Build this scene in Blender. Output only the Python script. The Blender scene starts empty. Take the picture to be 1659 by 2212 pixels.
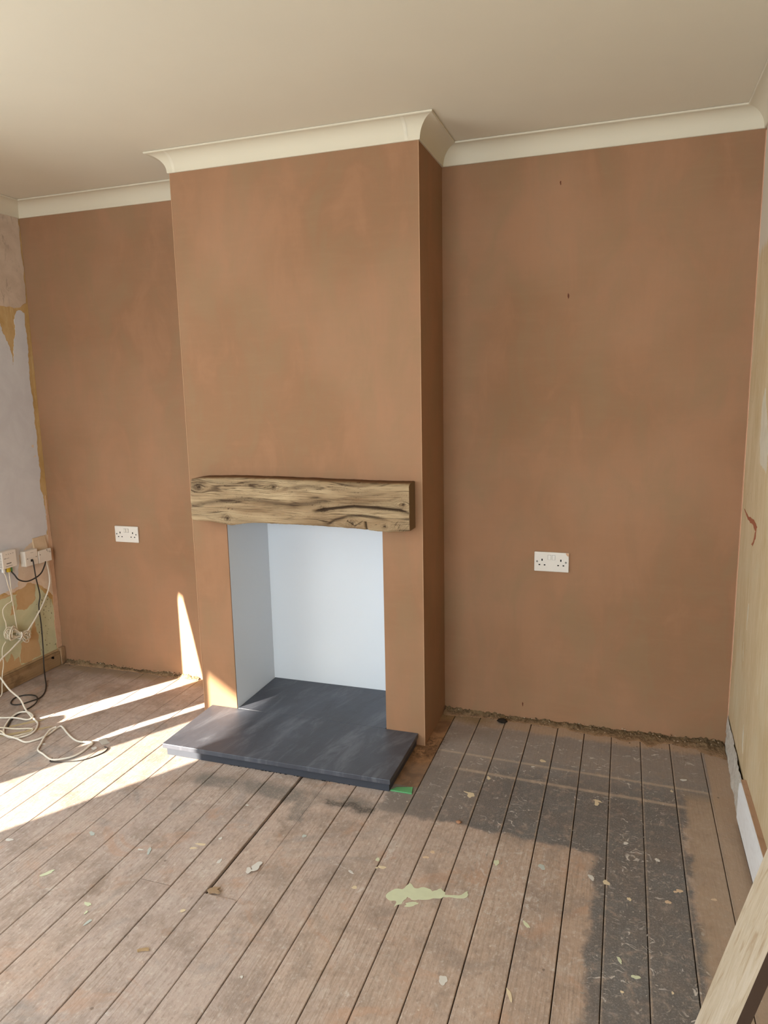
import bpy, bmesh, math, random
import numpy as np
from mathutils import Vector, Matrix
from mathutils.geometry import tessellate_polygon
random.seed(7); rng = np.random.RandomState(11)
SC = bpy.context.scene
COL = SC.collection

# ------------------------------------------------------------------ camera
cam = bpy.data.cameras.new('camera'); camo = bpy.data.objects.new('camera', cam); COL.objects.link(camo)
cam.sensor_fit = 'HORIZONTAL'; cam.sensor_width = 36.0; cam.lens = 1538.36 / 1659 * 36.0
cam.clip_start = .02
_r = Vector((0.94785194, 0.31808667, -0.01993925)); _u = Vector((-0.03510024, 0.16636582, 0.98543919)); _f = Vector((-0.31677227, 0.93335057, -0.16885508))
camo.matrix_world = Matrix(((_r.x, _u.x, -_f.x, 0), (_r.y, _u.y, -_f.y, 0), (_r.z, _u.z, -_f.z, 1.48694), (0, 0, 0, 1)))
SC.camera = camo

# ------------------------------------------------------------------ world, sun, window light, exposure
wd = bpy.data.worlds.new('sky'); SC.world = wd; wd.use_nodes = True
bg = wd.node_tree.nodes['Background']; bg.inputs[0].default_value = (0.72, 0.84, 1.0, 1); bg.inputs[1].default_value = 0.6
sl = bpy.data.lights.new('sun', 'SUN'); sl.energy = 62.0; sl.angle = math.radians(.55); sl.color = (1.0, 0.95, 0.86)
so = bpy.data.objects.new('sun', sl); COL.objects.link(so)
so.rotation_euler = Vector((.53, .85, -.343)).to_track_quat('-Z', 'Y').to_euler(); so.location = (-6, -5, 5)
wl = bpy.data.lights.new('window_daylight', 'AREA'); wl.shape = 'RECTANGLE'; wl.size = 1.80; wl.size_y = 1.62
wl.energy = 50.0; wl.color = (0.80, 0.92, 1.0)
wo = bpy.data.objects.new('window_daylight', wl); COL.objects.link(wo)
wo.location = (-2.965, .95, 1.2); wo.rotation_euler = Vector((1, 0, -.35)).to_track_quat('-Z', 'Y').to_euler()
rl = bpy.data.lights.new('rear_fill_light', 'AREA'); rl.shape = 'RECTANGLE'; rl.size = 1.9; rl.size_y = 1.5  # fill lamp added behind the camera
rl.energy = 98.0; rl.color = (0.80, 0.92, 1.0)
ro = bpy.data.objects.new('rear_fill_light', rl); COL.objects.link(ro)
ro.location = (-.95, -1.585, 1.35); ro.rotation_euler = Vector((0, 1, -.35)).to_track_quat('-Z', 'Z').to_euler()
SC.view_settings.view_transform = 'Standard'; SC.view_settings.look = 'None'
SC.view_settings.gamma = 1.0; SC.view_settings.use_curve_mapping = False
SC.view_settings.exposure = 0.28

# ------------------------------------------------------------------ helpers
def lin(h):
    h = h.lstrip('#'); c = [int(h[i:i + 2], 16) / 255 for i in (0, 2, 4)]
    return tuple(x / 12.92 if x <= .04045 else ((x + .055) / 1.055) ** 2.4 for x in c) + (1,)

class M:
    """small node-graph writer"""
    def __init__(s, name, rough=.85, spec=.25):
        s.m = bpy.data.materials.new(name); s.m.use_nodes = True
        s.t = s.m.node_tree; s.N = s.t.nodes; s.b = s.N['Principled BSDF']
        s.b.inputs['Roughness'].default_value = rough; s.b.inputs['Specular IOR Level'].default_value = spec
        s._p = None
    def lk(s, v, sock):
        if isinstance(v, (int, float)): sock.default_value = v
        elif isinstance(v, tuple): sock.default_value = v if len(v) == len(sock.default_value) else v[:3]
        else: s.t.links.new(v, sock)
    @property
    def pos(s):
        if s._p is None: s._p = s.N.new('ShaderNodeNewGeometry').outputs['Position']
        return s._p
    def xyz(s, v):
        n = s.N.new('ShaderNodeSeparateXYZ'); s.lk(v, n.inputs[0]); return n.outputs
    def vec(s, op, a, b):
        n = s.N.new('ShaderNodeVectorMath'); n.operation = op; s.lk(a, n.inputs[0]); s.lk(b, n.inputs[1]); return n.outputs[0]
    def ma(s, op, a, b=0.0, c=0.0, clamp=False):
        n = s.N.new('ShaderNodeMath'); n.operation = op; n.use_clamp = clamp
        s.lk(a, n.inputs[0]); s.lk(b, n.inputs[1]); s.lk(c, n.inputs[2]); return n.outputs[0]
    def noise(s, v, scale=1.0, detail=4, rough=.55, dist=0.0, color=False):
        n = s.N.new('ShaderNodeTexNoise'); s.lk(v, n.inputs['Vector']); n.inputs['Scale'].default_value = scale
        n.inputs['Detail'].default_value = detail; n.inputs['Roughness'].default_value = rough; n.inputs['Distortion'].default_value = dist
        return n.outputs['Color'] if color else n.outputs['Fac']
    def voro(s, v, scale, feat='F1', rand=1.0, out='Distance'):
        n = s.N.new('ShaderNodeTexVoronoi'); n.feature = feat; s.lk(v, n.inputs['Vector']); n.inputs['Scale'].default_value = scale
        n.inputs['Randomness'].default_value = rand; return n.outputs[out]
    def mr(s, v, a, b, c=0.0, d=1.0, smooth=True):
        n = s.N.new('ShaderNodeMapRange'); n.interpolation_type = 'SMOOTHSTEP' if smooth else 'LINEAR'; n.clamp = True
        s.lk(v, n.inputs[0])
        for i, k in enumerate((a, b, c, d)): s.lk(k, n.inputs[i + 1])
        return n.outputs[0]
    def mix(s, f, a, b, mode='MIX'):
        n = s.N.new('ShaderNodeMix'); n.data_type = 'RGBA'; n.blend_type = mode
        s.lk(f, n.inputs[0]); s.lk(a, n.inputs[6]); s.lk(b, n.inputs[7]); return n.outputs[2]
    def box(s, x, y, x0, x1, y0, y1, e=.02):
        a = s.ma('MULTIPLY', s.mr(x, x0 - e, x0 + e), s.mr(x, x1 - e, x1 + e, 1.0, 0.0))
        b = s.ma('MULTIPLY', s.mr(y, y0 - e, y0 + e), s.mr(y, y1 - e, y1 + e, 1.0, 0.0))
        return s.ma('MULTIPLY', a, b)
    def bump(s, h, strength=.3, dist=.002):
        n = s.N.new('ShaderNodeBump'); n.inputs['Strength'].default_value = strength; n.inputs['Distance'].default_value = dist
        s.lk(h, n.inputs['Height']); s.t.links.new(n.outputs[0], s.b.inputs['Normal'])
    def col(s, c): s.lk(c, s.b.inputs['Base Color']); return s.m

def plain(name, c, rough=.5, spec=.4, var=.06, scale=40):
    m = M(name, rough, spec); c = lin(c) if isinstance(c, str) else c
    n = m.noise(m.pos, scale, 3)
    d = tuple(k * (1 - var * 2) for k in c[:3]) + (1,); e = tuple(min(1, k * (1 + var)) for k in c[:3]) + (1,)
    return m.col(m.mix(n, d, e))

def obj(name, verts, faces, mat=None, parent=None, smooth=False, loc=None):
    me = bpy.data.meshes.new(name); me.from_pydata([tuple(map(float, v)) for v in verts], [], faces); me.update()
    if smooth: me.polygons.foreach_set('use_smooth', [True] * len(me.polygons))
    o = bpy.data.objects.new(name, me); COL.objects.link(o)
    if mat: me.materials.append(mat)
    if parent:
        o.parent = parent; o.matrix_parent_inverse = Matrix.Translation(parent.location).inverted()
    return o
def bmo(name, bm, mat=None, parent=None, smooth=False):
    bmesh.ops.recalc_face_normals(bm, faces=bm.faces)
    me = bpy.data.meshes.new(name); bm.to_mesh(me); bm.free()
    if smooth: me.polygons.foreach_set('use_smooth', [True] * len(me.polygons))
    o = bpy.data.objects.new(name, me); COL.objects.link(o)
    if mat: me.materials.append(mat)
    if parent:
        o.parent = parent; o.matrix_parent_inverse = Matrix.Translation(parent.location).inverted()
    return o
def bx(bm, x0, x1, y0, y1, z0, z1, bev=0.0, seg=2):
    g = bmesh.ops.create_cube(bm, size=1.0)['verts']
    for v in g: v.co = Vector(((x0 + x1) / 2 + v.co.x * (x1 - x0), (y0 + y1) / 2 + v.co.y * (y1 - y0), (z0 + z1) / 2 + v.co.z * (z1 - z0)))
    if bev:
        es = list({e for v in g for e in v.link_edges})
        bmesh.ops.bevel(bm, geom=es, offset=bev, segments=seg, affect='EDGES', profile=.5)
def boxes(name, L, mat, parent=None, bev=0.0):
    bm = bmesh.new()
    for b in L: bx(bm, *b, bev=bev)
    return bmo(name, bm, mat, parent)
def struct(o): o['kind'] = 'structure'; return o
def empty(name, loc):
    o = bpy.data.objects.new(name, None); COL.objects.link(o); o.location = loc; o.empty_display_size = .05
    return o
def tag(o, label, cat, group=None, kind=None):
    o['label'] = label; o['category'] = cat
    if group: o['group'] = group
    if kind: o['kind'] = kind
    return o
def jag(poly, amp, depth=4):
    P = [np.array(q, float) for q in poly]
    for _ in range(depth):
        Q = []
        for i, a in enumerate(P):
            b = P[(i + 1) % len(P)]; L = np.linalg.norm(b - a); Q.append(a)
            if L > .006:
                n = np.array([-(b - a)[1], (b - a)[0]]) / L
                Q.append((a + b) / 2 + n * rng.uniform(-1, 1) * min(amp, L * .16))
        P = Q; amp *= .7
    return P
def sheet(name, poly, plane, at, t, mat, parent=None, amp=.012, depth=4):
    """a thin layer of real thickness with a torn outline; plane 'x' (y,z), 'y' (x,z), 'z' (x,y); it grows from at by t"""
    P = jag(poly, amp, depth) if amp else [np.array(q, float) for q in poly]
    n = len(P)
    def pt(q, k):
        c = at(q) if callable(at) else at
        return {'x': (c + k, q[0], q[1]), 'y': (q[0], c + k, q[1]), 'z': (q[0], q[1], c + k)}[plane]
    V = [pt(q, t) for q in P] + [pt(q, 0) for q in P]
    bm = bmesh.new(); vs = [bm.verts.new(v) for v in V]
    for tr in tessellate_polygon([[Vector((q[0], q[1], 0)) for q in P]]):
        if len(set(tr)) == 3:
            bm.faces.new([vs[i] for i in tr]); bm.faces.new([vs[i + n] for i in tr][::-1])
    for i in range(n): bm.faces.new((vs[i], vs[i + n], vs[(i + 1) % n + n], vs[(i + 1) % n]))
    return bmo(name, bm, mat, parent)
def catmull(P, sub=8, closed=False):
    P = [np.array(p, float) for p in P]; n = len(P); out = []
    for i in range(n if closed else n - 1):
        if closed: a, b, c, d = P[i - 1], P[i], P[(i + 1) % n], P[(i + 2) % n]
        else: a, b, c, d = P[max(i - 1, 0)], P[i], P[i + 1], P[min(i + 2, n - 1)]
        for k in range(sub):
            t = k / sub
            out.append(.5 * (2 * b + (c - a) * t + (2 * a - 5 * b + 4 * c - d) * t * t + (3 * b - 3 * c + d - a) * t ** 3))
    if not closed: out.append(P[-1])
    return out
def tube(name, path, r, mat, parent=None, sub=8, seg=8, closed=False):
    P = catmull(path, sub, closed); n = len(P); V = []; F = []
    up = np.array([.3, .2, 1.0])
    for i, p in enumerate(P):
        a = P[i - 1] if (i > 0 or closed) else P[i]; b = P[(i + 1) % n] if (i < n - 1 or closed) else P[i]
        t = b - a; t /= (np.linalg.norm(t) + 1e-9)
        s = np.cross(t, up)
        if np.linalg.norm(s) < 1e-3: s = np.cross(t, [1, 0, 0])
        s /= np.linalg.norm(s); w = np.cross(s, t); up = w
        for k in range(seg):
            th = 2 * math.pi * k / seg; V.append(p + r * (math.cos(th) * s + math.sin(th) * w))
    m = n if closed else n - 1
    for i in range(m):
        for k in range(seg):
            j = (i + 1) % n; F.append((i * seg + k, i * seg + (k + 1) % seg, j * seg + (k + 1) % seg, j * seg + k))
    if not closed: F += [tuple(range(seg))[::-1], tuple((n - 1) * seg + k for k in range(seg))]
    return obj(name, V, F, mat, parent, True)
def vnoise(x, y, seed=0):
    """2-D value noise in -1..1 (numpy)"""
    xi = np.floor(x).astype(np.int64); yi = np.floor(y).astype(np.int64); fx = x - xi; fy = y - yi
    fx = fx * fx * (3 - 2 * fx); fy = fy * fy * (3 - 2 * fy)
    def h(a, b):
        k = (a * 374761393 + b * 668265263 + seed * 974634533) & 0x7fffffff
        k = ((k ^ (k >> 13)) * 1274126177) & 0x7fffffff
        return ((k ^ (k >> 16)) & 0xffff) / 32767.5 - 1
    return (h(xi, yi) * (1 - fx) + h(xi + 1, yi) * fx) * (1 - fy) + (h(xi, yi + 1) * (1 - fx) + h(xi + 1, yi + 1) * fx) * fy
def fbm(x, y, seed=0, o=4):
    return sum(vnoise(x * 2 ** k, y * 2 ** k, seed + k) * .5 ** k for k in range(o)) / 1.9
def setcol(o, C):
    a = o.data.color_attributes.new('paint', 'FLOAT_COLOR', 'POINT')
    a.data.foreach_set('color', np.concatenate([C, np.ones((len(C), 1))], 1).astype(np.float32).ravel())

# ------------------------------------------------------------------ room dimensions (metres)
XL, XR, YB, YF, YR, ZC = -2.979, .444, 3.059, 2.703, -1.6, 2.46
X1, X2 = -1.825, -.7555           # chimney breast
OJ1, OJ2, OB = -1.652, -.926, 3.077   # fire opening
HZ = .0535

# ------------------------------------------------------------------ materials
def plaster():
    m = M('pink_plaster', .9, .15); P = m.pos
    a = m.noise(P, 1.3, 3, .5); b = m.noise(m.vec('MULTIPLY', P, (2.2, 2.2, 1.0)), 3.1, 5, .6, .6)
    c = m.noise(m.vec('MULTIPLY', P, (1, 1, 6)), 7, 4, .6); d = m.noise(m.vec('MULTIPLY', P, (14, 14, 1.2)), 5, 3, .6)
    k = m.mix(m.mr(a, .34, .66), lin('#906b4f'), lin('#9d775b'))
    k = m.mix(m.ma('MULTIPLY', m.mr(b, .42, .70), .45), k, lin('#8c7356'))
    k = m.mix(m.ma('MULTIPLY', m.mr(b, .52, .30), .45), k, lin('#a27759'))
    k = m.mix(m.ma('MULTIPLY', m.mr(c, .45, .75), .07), k, lin('#ae8565'))
    k = m.mix(m.ma('MULTIPLY', m.mr(d, .5, .75), .07), k, lin('#88684d'))
    m.bump(m.noise(P, 60, 3), .10, .001)
    return m.col(k)
PLASTER = plaster()
def white_paint(name, c, v=.03):
    m = M(name, .8, .2); n = m.noise(m.pos, 2.2, 4); c = lin(c)
    k = m.mix(n, tuple(x * (1 - v * 2) for x in c[:3]) + (1,), tuple(x * (1 + v) for x in c[:3]) + (1,))
    m.bump(m.noise(m.pos, 90, 3), .06, .001); return m.col(k)
CEIL = white_paint('ceiling_emulsion', '#dcd3bf'); COVE = white_paint('coving_paint', '#d3c8b1'); FIREWHITE = white_paint('fire_lining_paint', '#d9dbde')
DARK = plain('dark_void', '#1a1612', .95, .1)

# ------------------------------------------------------------------ walls, ceiling, coving
struct(boxes('wall_back', [(XL - .2, X1 + .01, YB, YB + .2, -.02, ZC + .05), (X2 - .01, XR + .25, YB, YB + .2, -.02, ZC + .05)], PLASTER))
cb = bmesh.new()
bx(cb, X1, OJ1, YF, YB + .2, -.02, ZC + .02); bx(cb, OJ2, X2, YF, YB + .2, -.02, ZC + .02)
bx(cb, OJ1, OJ2, YF, YB + .2, .965, ZC + .02); bx(cb, OJ1, OJ2, OB + .004, YB + .2, -.02, .965)
breast = struct(bmo('wall_chimney_breast', cb, PLASTER))
rec = bmesh.new()
bx(rec, OJ1 + .0001, OJ1 + .0008, YF + .006, OB, .02, .964); bx(rec, OJ2 - .0008, OJ2 - .0001, YF + .006, OB, .02, .964)
bx(rec, OJ1 + .0008, OJ2 - .0008, OB, OB + .003, .02, .964); bx(rec, OJ1 + .0008, OJ2 - .0008, YF + .006, OB, .961, .964)
bmo('fire_recess_lining', rec, FIREWHITE, breast)
beadm = plain('bead_plaster', '#b58e6d', .85, .2)
for x, y in ((X1, YF), (X2, YF)):
    boxes('corner_bead', [(x - .0012, x + .0012, y - .0012, y + .0012, .0, ZC - .072)], beadm, breast)
# old wall on the left with the window opening (outside the picture)
WY0, WY1, WZ0, WZ1 = -.24, 1.785, .27, 2.1
def oldwall():
    m = M('old_ochre_plaster', .9, .15); P = m.pos
    a = m.noise(P, 5, 5, .65, .5); b = m.noise(m.vec('MULTIPLY', P, (1, 8, 1.2)), 6, 5, .65)
    k = m.mix(m.mr(a, .3, .7), lin('#b08e58'), lin('#c9a877'))
    k = m.mix(m.ma('MULTIPLY', m.mr(b, .5, .7), .5), k, lin('#d3bb8f'))
    m.bump(a, .3, .004); return m.col(k)
OCHRE = oldwall()
wall_left = struct(boxes('wall_left', [(XL - .2, XL, YR, WY0, -.02, ZC + .05), (XL - .2, XL, WY1, YB + .1, -.02, ZC + .05),
    (XL - .2, XL, WY0, WY1, -.02, WZ0), (XL - .2, XL, WY0, WY1, WZ1, ZC + .05)], OCHRE))
wall_right = struct(boxes('wall_right', [(XR + .006, XR + .25, YR, YB + .1, -.02, ZC + .05)], OCHRE))
struct(boxes('wall_rear', [(XL - .2, -1.9, YR - .2, YR, -.02, ZC + .05), (0, XR + .25, YR - .2, YR, -.02, ZC + .05), (-1.9, 0, YR - .2, YR, -.02, .6), (-1.9, 0, YR - .2, YR, 2.1, ZC + .05)], PLASTER))
struct(boxes('ceiling', [(XL - .2, XR + .25, YR - .2, YB + .2, ZC, ZC + .1)], CEIL))
# coving: one moulded run, mitred
CC = .0715
prof = [(CC, .001), (CC, .006), (CC - .004, .008)]
R = CC - .011
for i in range(25):
    th = math.pi / 2 * i / 24
    prof.append((CC - .003 - R * math.sin(th), CC - .003 - R * math.cos(th) + .000))
prof += [(.0075, CC - .001), (.006, CC + .001), (.0, CC + .001)]
path = [((XL, YR), (1, 0)), ((XL, YB), (1, -1)), ((X1, YB), (-1, -1)), ((X1, YF), (-1, -1)), ((X2, YF), (1, -1)), ((X2, YB), (1, -1)), ((XR, YB), (-1, -1)), ((XR, YR), (-1, 0))]
V = []; F = []; n = len(prof)
for (px, py), (nx, ny) in path:
    for d, h in prof: V.append((px + nx * d, py + ny * d, ZC - h))
for i in range(len(path) - 1):
    for k in range(n - 1): F.append((i * n + k, i * n + k + 1, (i + 1) * n + k + 1, (i + 1) * n + k))
cov = struct(obj('trim_1', V, F, COVE))
cov.data.polygons.foreach_set('use_smooth', [False] * len(cov.data.polygons))
# filler seams where lengths of coving meet
seam = plain('coving_filler', '#dad0bb', .8, .2)
def cove_seam(x, y):
    W = .006; V = []; F = []
    for d, h in prof[2:29]:
        for s in (-1, 1): V.append((x + s * W, y - d - .0007, ZC - h - .0005))
    for i in range(len(V) // 2 - 1): F.append((2 * i, 2 * i + 1, 2 * i + 3, 2 * i + 2))
    obj('joint', V, F, seam, cov)
cove_seam(-.80, YF); cove_seam(-1.80, YF)

# window_1: frame, mullion and added panels that shape the sun patches (outside the picture)
wf = plain('white_gloss_paint', '#e9e6df', .35, .5, .02)
win = struct(boxes('window_1', [(XL - .10, XL - .04, WY0, WY1, WZ0 - .03, WZ0), (XL - .10, XL - .04, WY0, WY1, WZ1 - .04, WZ1)], wf))
boxes('mullion', [(XL - .014, XL - .002, .806, .975, WZ0, WZ1 - .001)], wf, win)
boxes('frame_board', [(XL - .014, XL - .002, WY0 + .001, .126, WZ0, WZ1 - .001)], wf, win)
sheet('sun_mask_panel', [(.97, WZ0), (1.545, WZ0), (1.545, .50), (1.585, .62), (1.65, .80), (1.717, .965), (1.717, WZ1 - .001), (1.07, WZ1 - .001), (1.07, .56), (.97, .50)], 'x', XL - .014, .012, wf, win, 0)
sheet('sun_mask_block', [(1.561, WZ0), (1.74, WZ0), (1.72, .305), (1.68, .335), (1.62, .35), (1.561, .352)], 'x', XL - .014, .012, wf, win, 0)
SUN_DIM = bpy.data.materials.new('sun_dimmer'); SUN_DIM.use_nodes = True
_t = SUN_DIM.node_tree; _t.nodes.clear(); _o = _t.nodes.new('ShaderNodeOutputMaterial'); _a = _t.nodes.new('ShaderNodeBsdfTransparent'); _a.inputs[0].default_value = (.66, .65, .63, 1)
_t.links.new(_a.outputs[0], _o.inputs[0])
boxes('sun_dimmer', [(XL - .012, XL - .0118, .127, .805, WZ0, WZ1 - .002)], SUN_DIM, win)  # unseen filter added to dim the wide sun patch
w2_ = struct(boxes('added_window_2', [(-1.9, 0, YR - .12, YR - .06, .6, .64), (-1.9, 0, YR - .12, YR - .06, 2.06, 2.1), (-1.9, -1.86, YR - .12, YR - .06, .64, 2.06), (-.04, 0, YR - .12, YR - .06, .64, 2.06)], wf))  # unseen window added to go with the rear fill lamp
boxes('mullion', [(-.98, -.92, YR - .12, YR - .06, .64, 2.06)], wf, w2_)
struct(boxes('sun_cutoff_slab', [(-5.08, XL - .2, -6.0, 2.6, 2.32, 2.38)], wf))  # unseen slab added to cut off the sun above the patches
struct(boxes('sun_blocker_wall', [(-4.6, 4.0, -3.6, -3.4, -.3, 4.2)], plain('blocker_render', '#a39a8c', .9, .2)))  # unseen wall added to keep the sun out of the rear opening
struct(boxes('ground_outside', [(-14, XL - .2, -12, 8, -.3, -.2)], plain('garden_paving', '#8d897f', .9, .2)))

# ------------------------------------------------------------------ floor
def floorwood():
    m = M('worn_boards', .72, .28); P = m.pos
    o = m.N.new('ShaderNodeObjectInfo').outputs['Random']
    Q = m.vec('ADD', P, m.vec('MULTIPLY', m.vec('SUBTRACT', m.noise(P, 9, 4, .6, 0, True), (.5, .5, .5)), (.09, .09, 0.0)))
    Q = m.vec('ADD', Q, m.vec('MULTIPLY', m.vec('SUBTRACT', m.noise(P, 60, 3, .6, 0, True), (.5, .5, .5)), (.02, .02, 0.0)))
    x, y, _z = m.xyz(Q); X, Y, _ = m.xyz(P)
    sh = m.N.new('ShaderNodeCombineXYZ'); m.lk(m.ma('MULTIPLY', o, 37.0), sh.inputs[1]); m.lk(m.ma('MULTIPLY', o, 11.0), sh.inputs[0])
    PB = m.vec('ADD', P, sh.outputs[0])
    g1 = m.noise(m.vec('MULTIPLY', PB, (46, 1.6, 1)), 1.6, 5, .65, 1.2)
    g2 = m.noise(m.vec('MULTIPLY', PB, (150, 3.5, 1)), 1.5, 3, .6, .5)
    wv = m.N.new('ShaderNodeTexWave'); wv.wave_type = 'BANDS'; wv.bands_direction = 'X'; wv.inputs['Scale'].default_value = 19
    wv.inputs['Distortion'].default_value = 9.0; wv.inputs['Detail'].default_value = 3; wv.inputs['Detail Scale'].default_value = .8
    m.lk(m.vec('MULTIPLY', PB, (1.5, .22, 1)), wv.inputs['Vector'])
    big = m.noise(P, 1.7, 4, .6, .4); mid = m.noise(P, 7, 5, .65, .4); fine = m.noise(P, 55, 4, .7)
    k = m.mix(m.mr(big, .32, .68), lin('#b09e95'), lin('#b79f90'))
    k = m.mix(m.ma('MULTIPLY', m.mr(X, -1.1, .1), .55), k, lin('#a5876c'))
    k = m.mix(m.ma('MULTIPLY', m.mr(mid, .47, .66), .75), k, lin('#8d7c71'))
    k = m.mix(m.ma('MULTIPLY', m.mr(mid, .46, .26), .6), k, lin('#c3b5aa'))
    k = m.mix(m.ma('MULTIPLY', m.mr(g1, .46, .70), .38), k, lin('#857362'))
    k = m.mix(m.ma('MULTIPLY', m.mr(wv.outputs['Fac'], .72, .98), m.mr(m.noise(P, 2.3, 2), .42, .6, .06, .38)), k, lin('#8a7562'))
    k = m.mix(m.ma('MULTIPLY', m.mr(g2, .52, .8), .28), k, lin('#7b6a5c'))
    k = m.mix(m.ma('MULTIPLY', m.mr(fine, .54, .72), .4), k, lin('#cfc3b8'))
    k = m.mix(.14, k, m.mix(o, lin('#978778'), lin('#bda993')))
    # grey bloom of old dirt in the left half
    gz = m.ma('MULTIPLY', m.mr(m.noise(P, 3.2, 5, .7, 1.0), .53, .68), m.mr(X, -1.2, -.4, .6, .15))
    k = m.mix(gz, k, lin('#8d8681'))
    dk = m.ma('MULTIPLY', m.mr(m.noise(P, 4.3, 5, .7, .6), .56, .7), .45)
    k = m.mix(dk, k, lin('#84705f'))
    f2 = m.noise(m.vec('MULTIPLY', PB, (1.0, .45, 1)), 95, 4, .75)
    k = m.mix(m.ma('MULTIPLY', m.mr(f2, .52, .68), .42), k, lin('#75645a'))
    k = m.mix(m.ma('MULTIPLY', m.mr(f2, .46, .32), .38), k, lin('#cdbeb2'))
    pk = m.ma('MULTIPLY', m.mr(m.noise(m.vec('ADD', P, (9.1, 2.3, 0)), 5.5, 5, .7, .8), .54, .68), .40)
    k = m.mix(pk, k, lin('#b38a6e'))
    sm = m.ma('MULTIPLY', m.box(x, y, -.42, -.16, 1.75, 2.12, .05), m.mr(m.noise(m.vec('MULTIPLY', P, (1.6, 1, 1)), 30, 6, .75, .6), .52, .66))
    k = m.mix(m.ma('MULTIPLY', sm, .65), k, lin('#c6bdb4'))
    wt = m.ma('MULTIPLY', m.mr(m.noise(m.vec('ADD', P, (3.1, 7.7, 0)), 11, 6, .75, .5), .60, .70), .5)
    k = m.mix(wt, k, lin('#cfc6bd'))
    # old black floor stain: a band along the wall and a column toward the camera
    s1 = m.box(x, y, -.73, .36, 2.66, 2.945, .03)
    yl = m.ma('SUBTRACT', y, m.mr(x, -.8, -.1, .0, -.035, False))
    s2 = m.box(x, yl, -.80, .235, 2.215, 2.70, .012)
    s3 = m.box(x, y, -.05, .238, 1.0, 2.26, .014)
    s4 = m.box(x, y, .225, .345, 2.60, 2.68, .012)
    s5 = m.ma('MAXIMUM', m.box(x, y, .20, .262, 1.76, 1.95, .012), m.ma('MAXIMUM', m.box(x, y, .20, .258, 2.15, 2.26, .01), m.box(x, y, .20, .256, 2.40, 2.62, .008)))
    st = m.ma('MAXIMUM', m.ma('MAXIMUM', m.ma('MAXIMUM', s1, s2), s5), m.ma('MAXIMUM', s3, s4))
    wear = m.noise(P, 26, 6, .75, .3); wear2 = m.noise(P, 5.5, 4, .6)
    dens = m.ma('MULTIPLY', m.mr(wear, .26, .50), m.mr(wear2, .2, .62, .55, 1.0))
    dens = m.ma('MULTIPLY', dens, m.mr(Y, 2.68, 2.74, 1.0, .62))
    dens = m.ma('MULTIPLY', dens, m.mr(m.ma('ADD', X, m.ma('MULTIPLY', Y, -.3)), -1.45, -1.1, .45, 1.0))
    stc = m.mix(m.mr(wear2, .35, .65), lin('#504e4e'), lin('#6b6764'))
    stc = m.mix(m.ma('MULTIPLY', m.mr(g2, .5, .8), .35), stc, lin('#4a4440'))
    stc = m.mix(m.ma('MULTIPLY', m.mr(Y, 2.50, 2.72), .6), stc, lin('#8d8884'))
    stc = m.mix(m.ma('MULTIPLY', m.mr(m.noise(P, 190, 3, .8), .52, .64), .6), stc, lin('#98938c'))
    stc = m.mix(m.ma('MULTIPLY', m.mr(m.noise(P, 150, 3, .8), .54, .7), .5), stc, lin('#3b3734'))
    k = m.mix(m.ma('MULTIPLY', m.ma('MULTIPLY', st, m.ma('ADD', .55, m.ma('MULTIPLY', dens, .45))), .97), k, m.mix(dens, lin('#857b73'), stc))
    # curved scuffs and scratches in the stain
    sv = m.vec('ADD', P, m.vec('MULTIPLY', m.vec('SUBTRACT', m.noise(P, 14, 2, .5, 0, True), (.5, .5, .5)), (.12, .12, 0)))
    sc1 = m.noise(m.vec('MULTIPLY', sv, (38, 95, 1)), 1.0, 2, .5, 1.2)
    scm = m.ma('MULTIPLY', m.mr(sc1, .62, .70), m.mr(m.noise(P, 7.5, 2), .42, .54))
    k = m.mix(m.ma('MULTIPLY', m.ma('MULTIPLY', scm, st), .9), k, lin('#c4bab0'))
    fr = m.ma('FRACT', m.ma('DIVIDE', m.ma('SUBTRACT', X, .341 - .1158 * 40), .1158))
    ed = m.ma('MAXIMUM', m.mr(fr, .018, .045, 1.0, 0.0), m.mr(fr, .955, .982))
    k = m.mix(m.ma('MULTIPLY', m.ma('MULTIPLY', ed, st), m.mr(wear, .35, .6, .75, .2)), k, lin('#a8927e'))
    # lines left by earlier fittings across the stain
    ya = m.ma('ADD', Y, m.ma('MULTIPLY', m.ma('ADD', X, .678), .033))
    yb = m.ma('ADD', Y, m.ma('MULTIPLY', m.ma('ADD', X, .578), .0337))
    ln = m.ma('MAXIMUM', m.box(X, ya, -.72, .36, 2.682, 2.696, .005), m.box(X, yb, -.60, .35, 2.555, 2.572, .006))
    k = m.mix(m.ma('MULTIPLY', ln, m.mr(wear, .3, .6, .9, .55)), k, lin('#b5a08b'))
    rm = m.ma('MULTIPLY', m.mr(x, .235, .262), m.mr(Y, 2.66, 2.60))
    k = m.mix(m.ma('MULTIPLY', rm, .6), k, m.mix(m.mr(mid, .4, .6), lin('#927c66'), lin('#a68f77')))
    # dusty plaster margins
    pd = m.ma('MAXIMUM', m.ma('MULTIPLY', m.mr(y, 2.935, 2.965), m.mr(X, -.6, -.4)), m.ma('MULTIPLY', m.mr(X, .348, .353), m.mr(Y, 2.5, 2.6, .6, 1.0)))
    k = m.mix(m.ma('MULTIPLY', pd, .75), k, m.mix(mid, lin('#a1876f'), lin('#b69a80')))
    hr = m.box(X, Y, -.80, -.697, 2.385, 3.1, .003)
    k = m.mix(m.ma('MULTIPLY', hr, .9), k, m.mix(m.mr(m.noise(P, 9, 4, .6, .6), .38, .62), lin('#7a5636'), lin('#a97d55')))
    dt = m.ma('MULTIPLY', m.box(x, y, -.8, -.68, 2.60, 2.80, .02), m.mr(fine, .45, .6))
    k = m.mix(m.ma('MULTIPLY', dt, .7), k, lin('#4c3624'))
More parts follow.
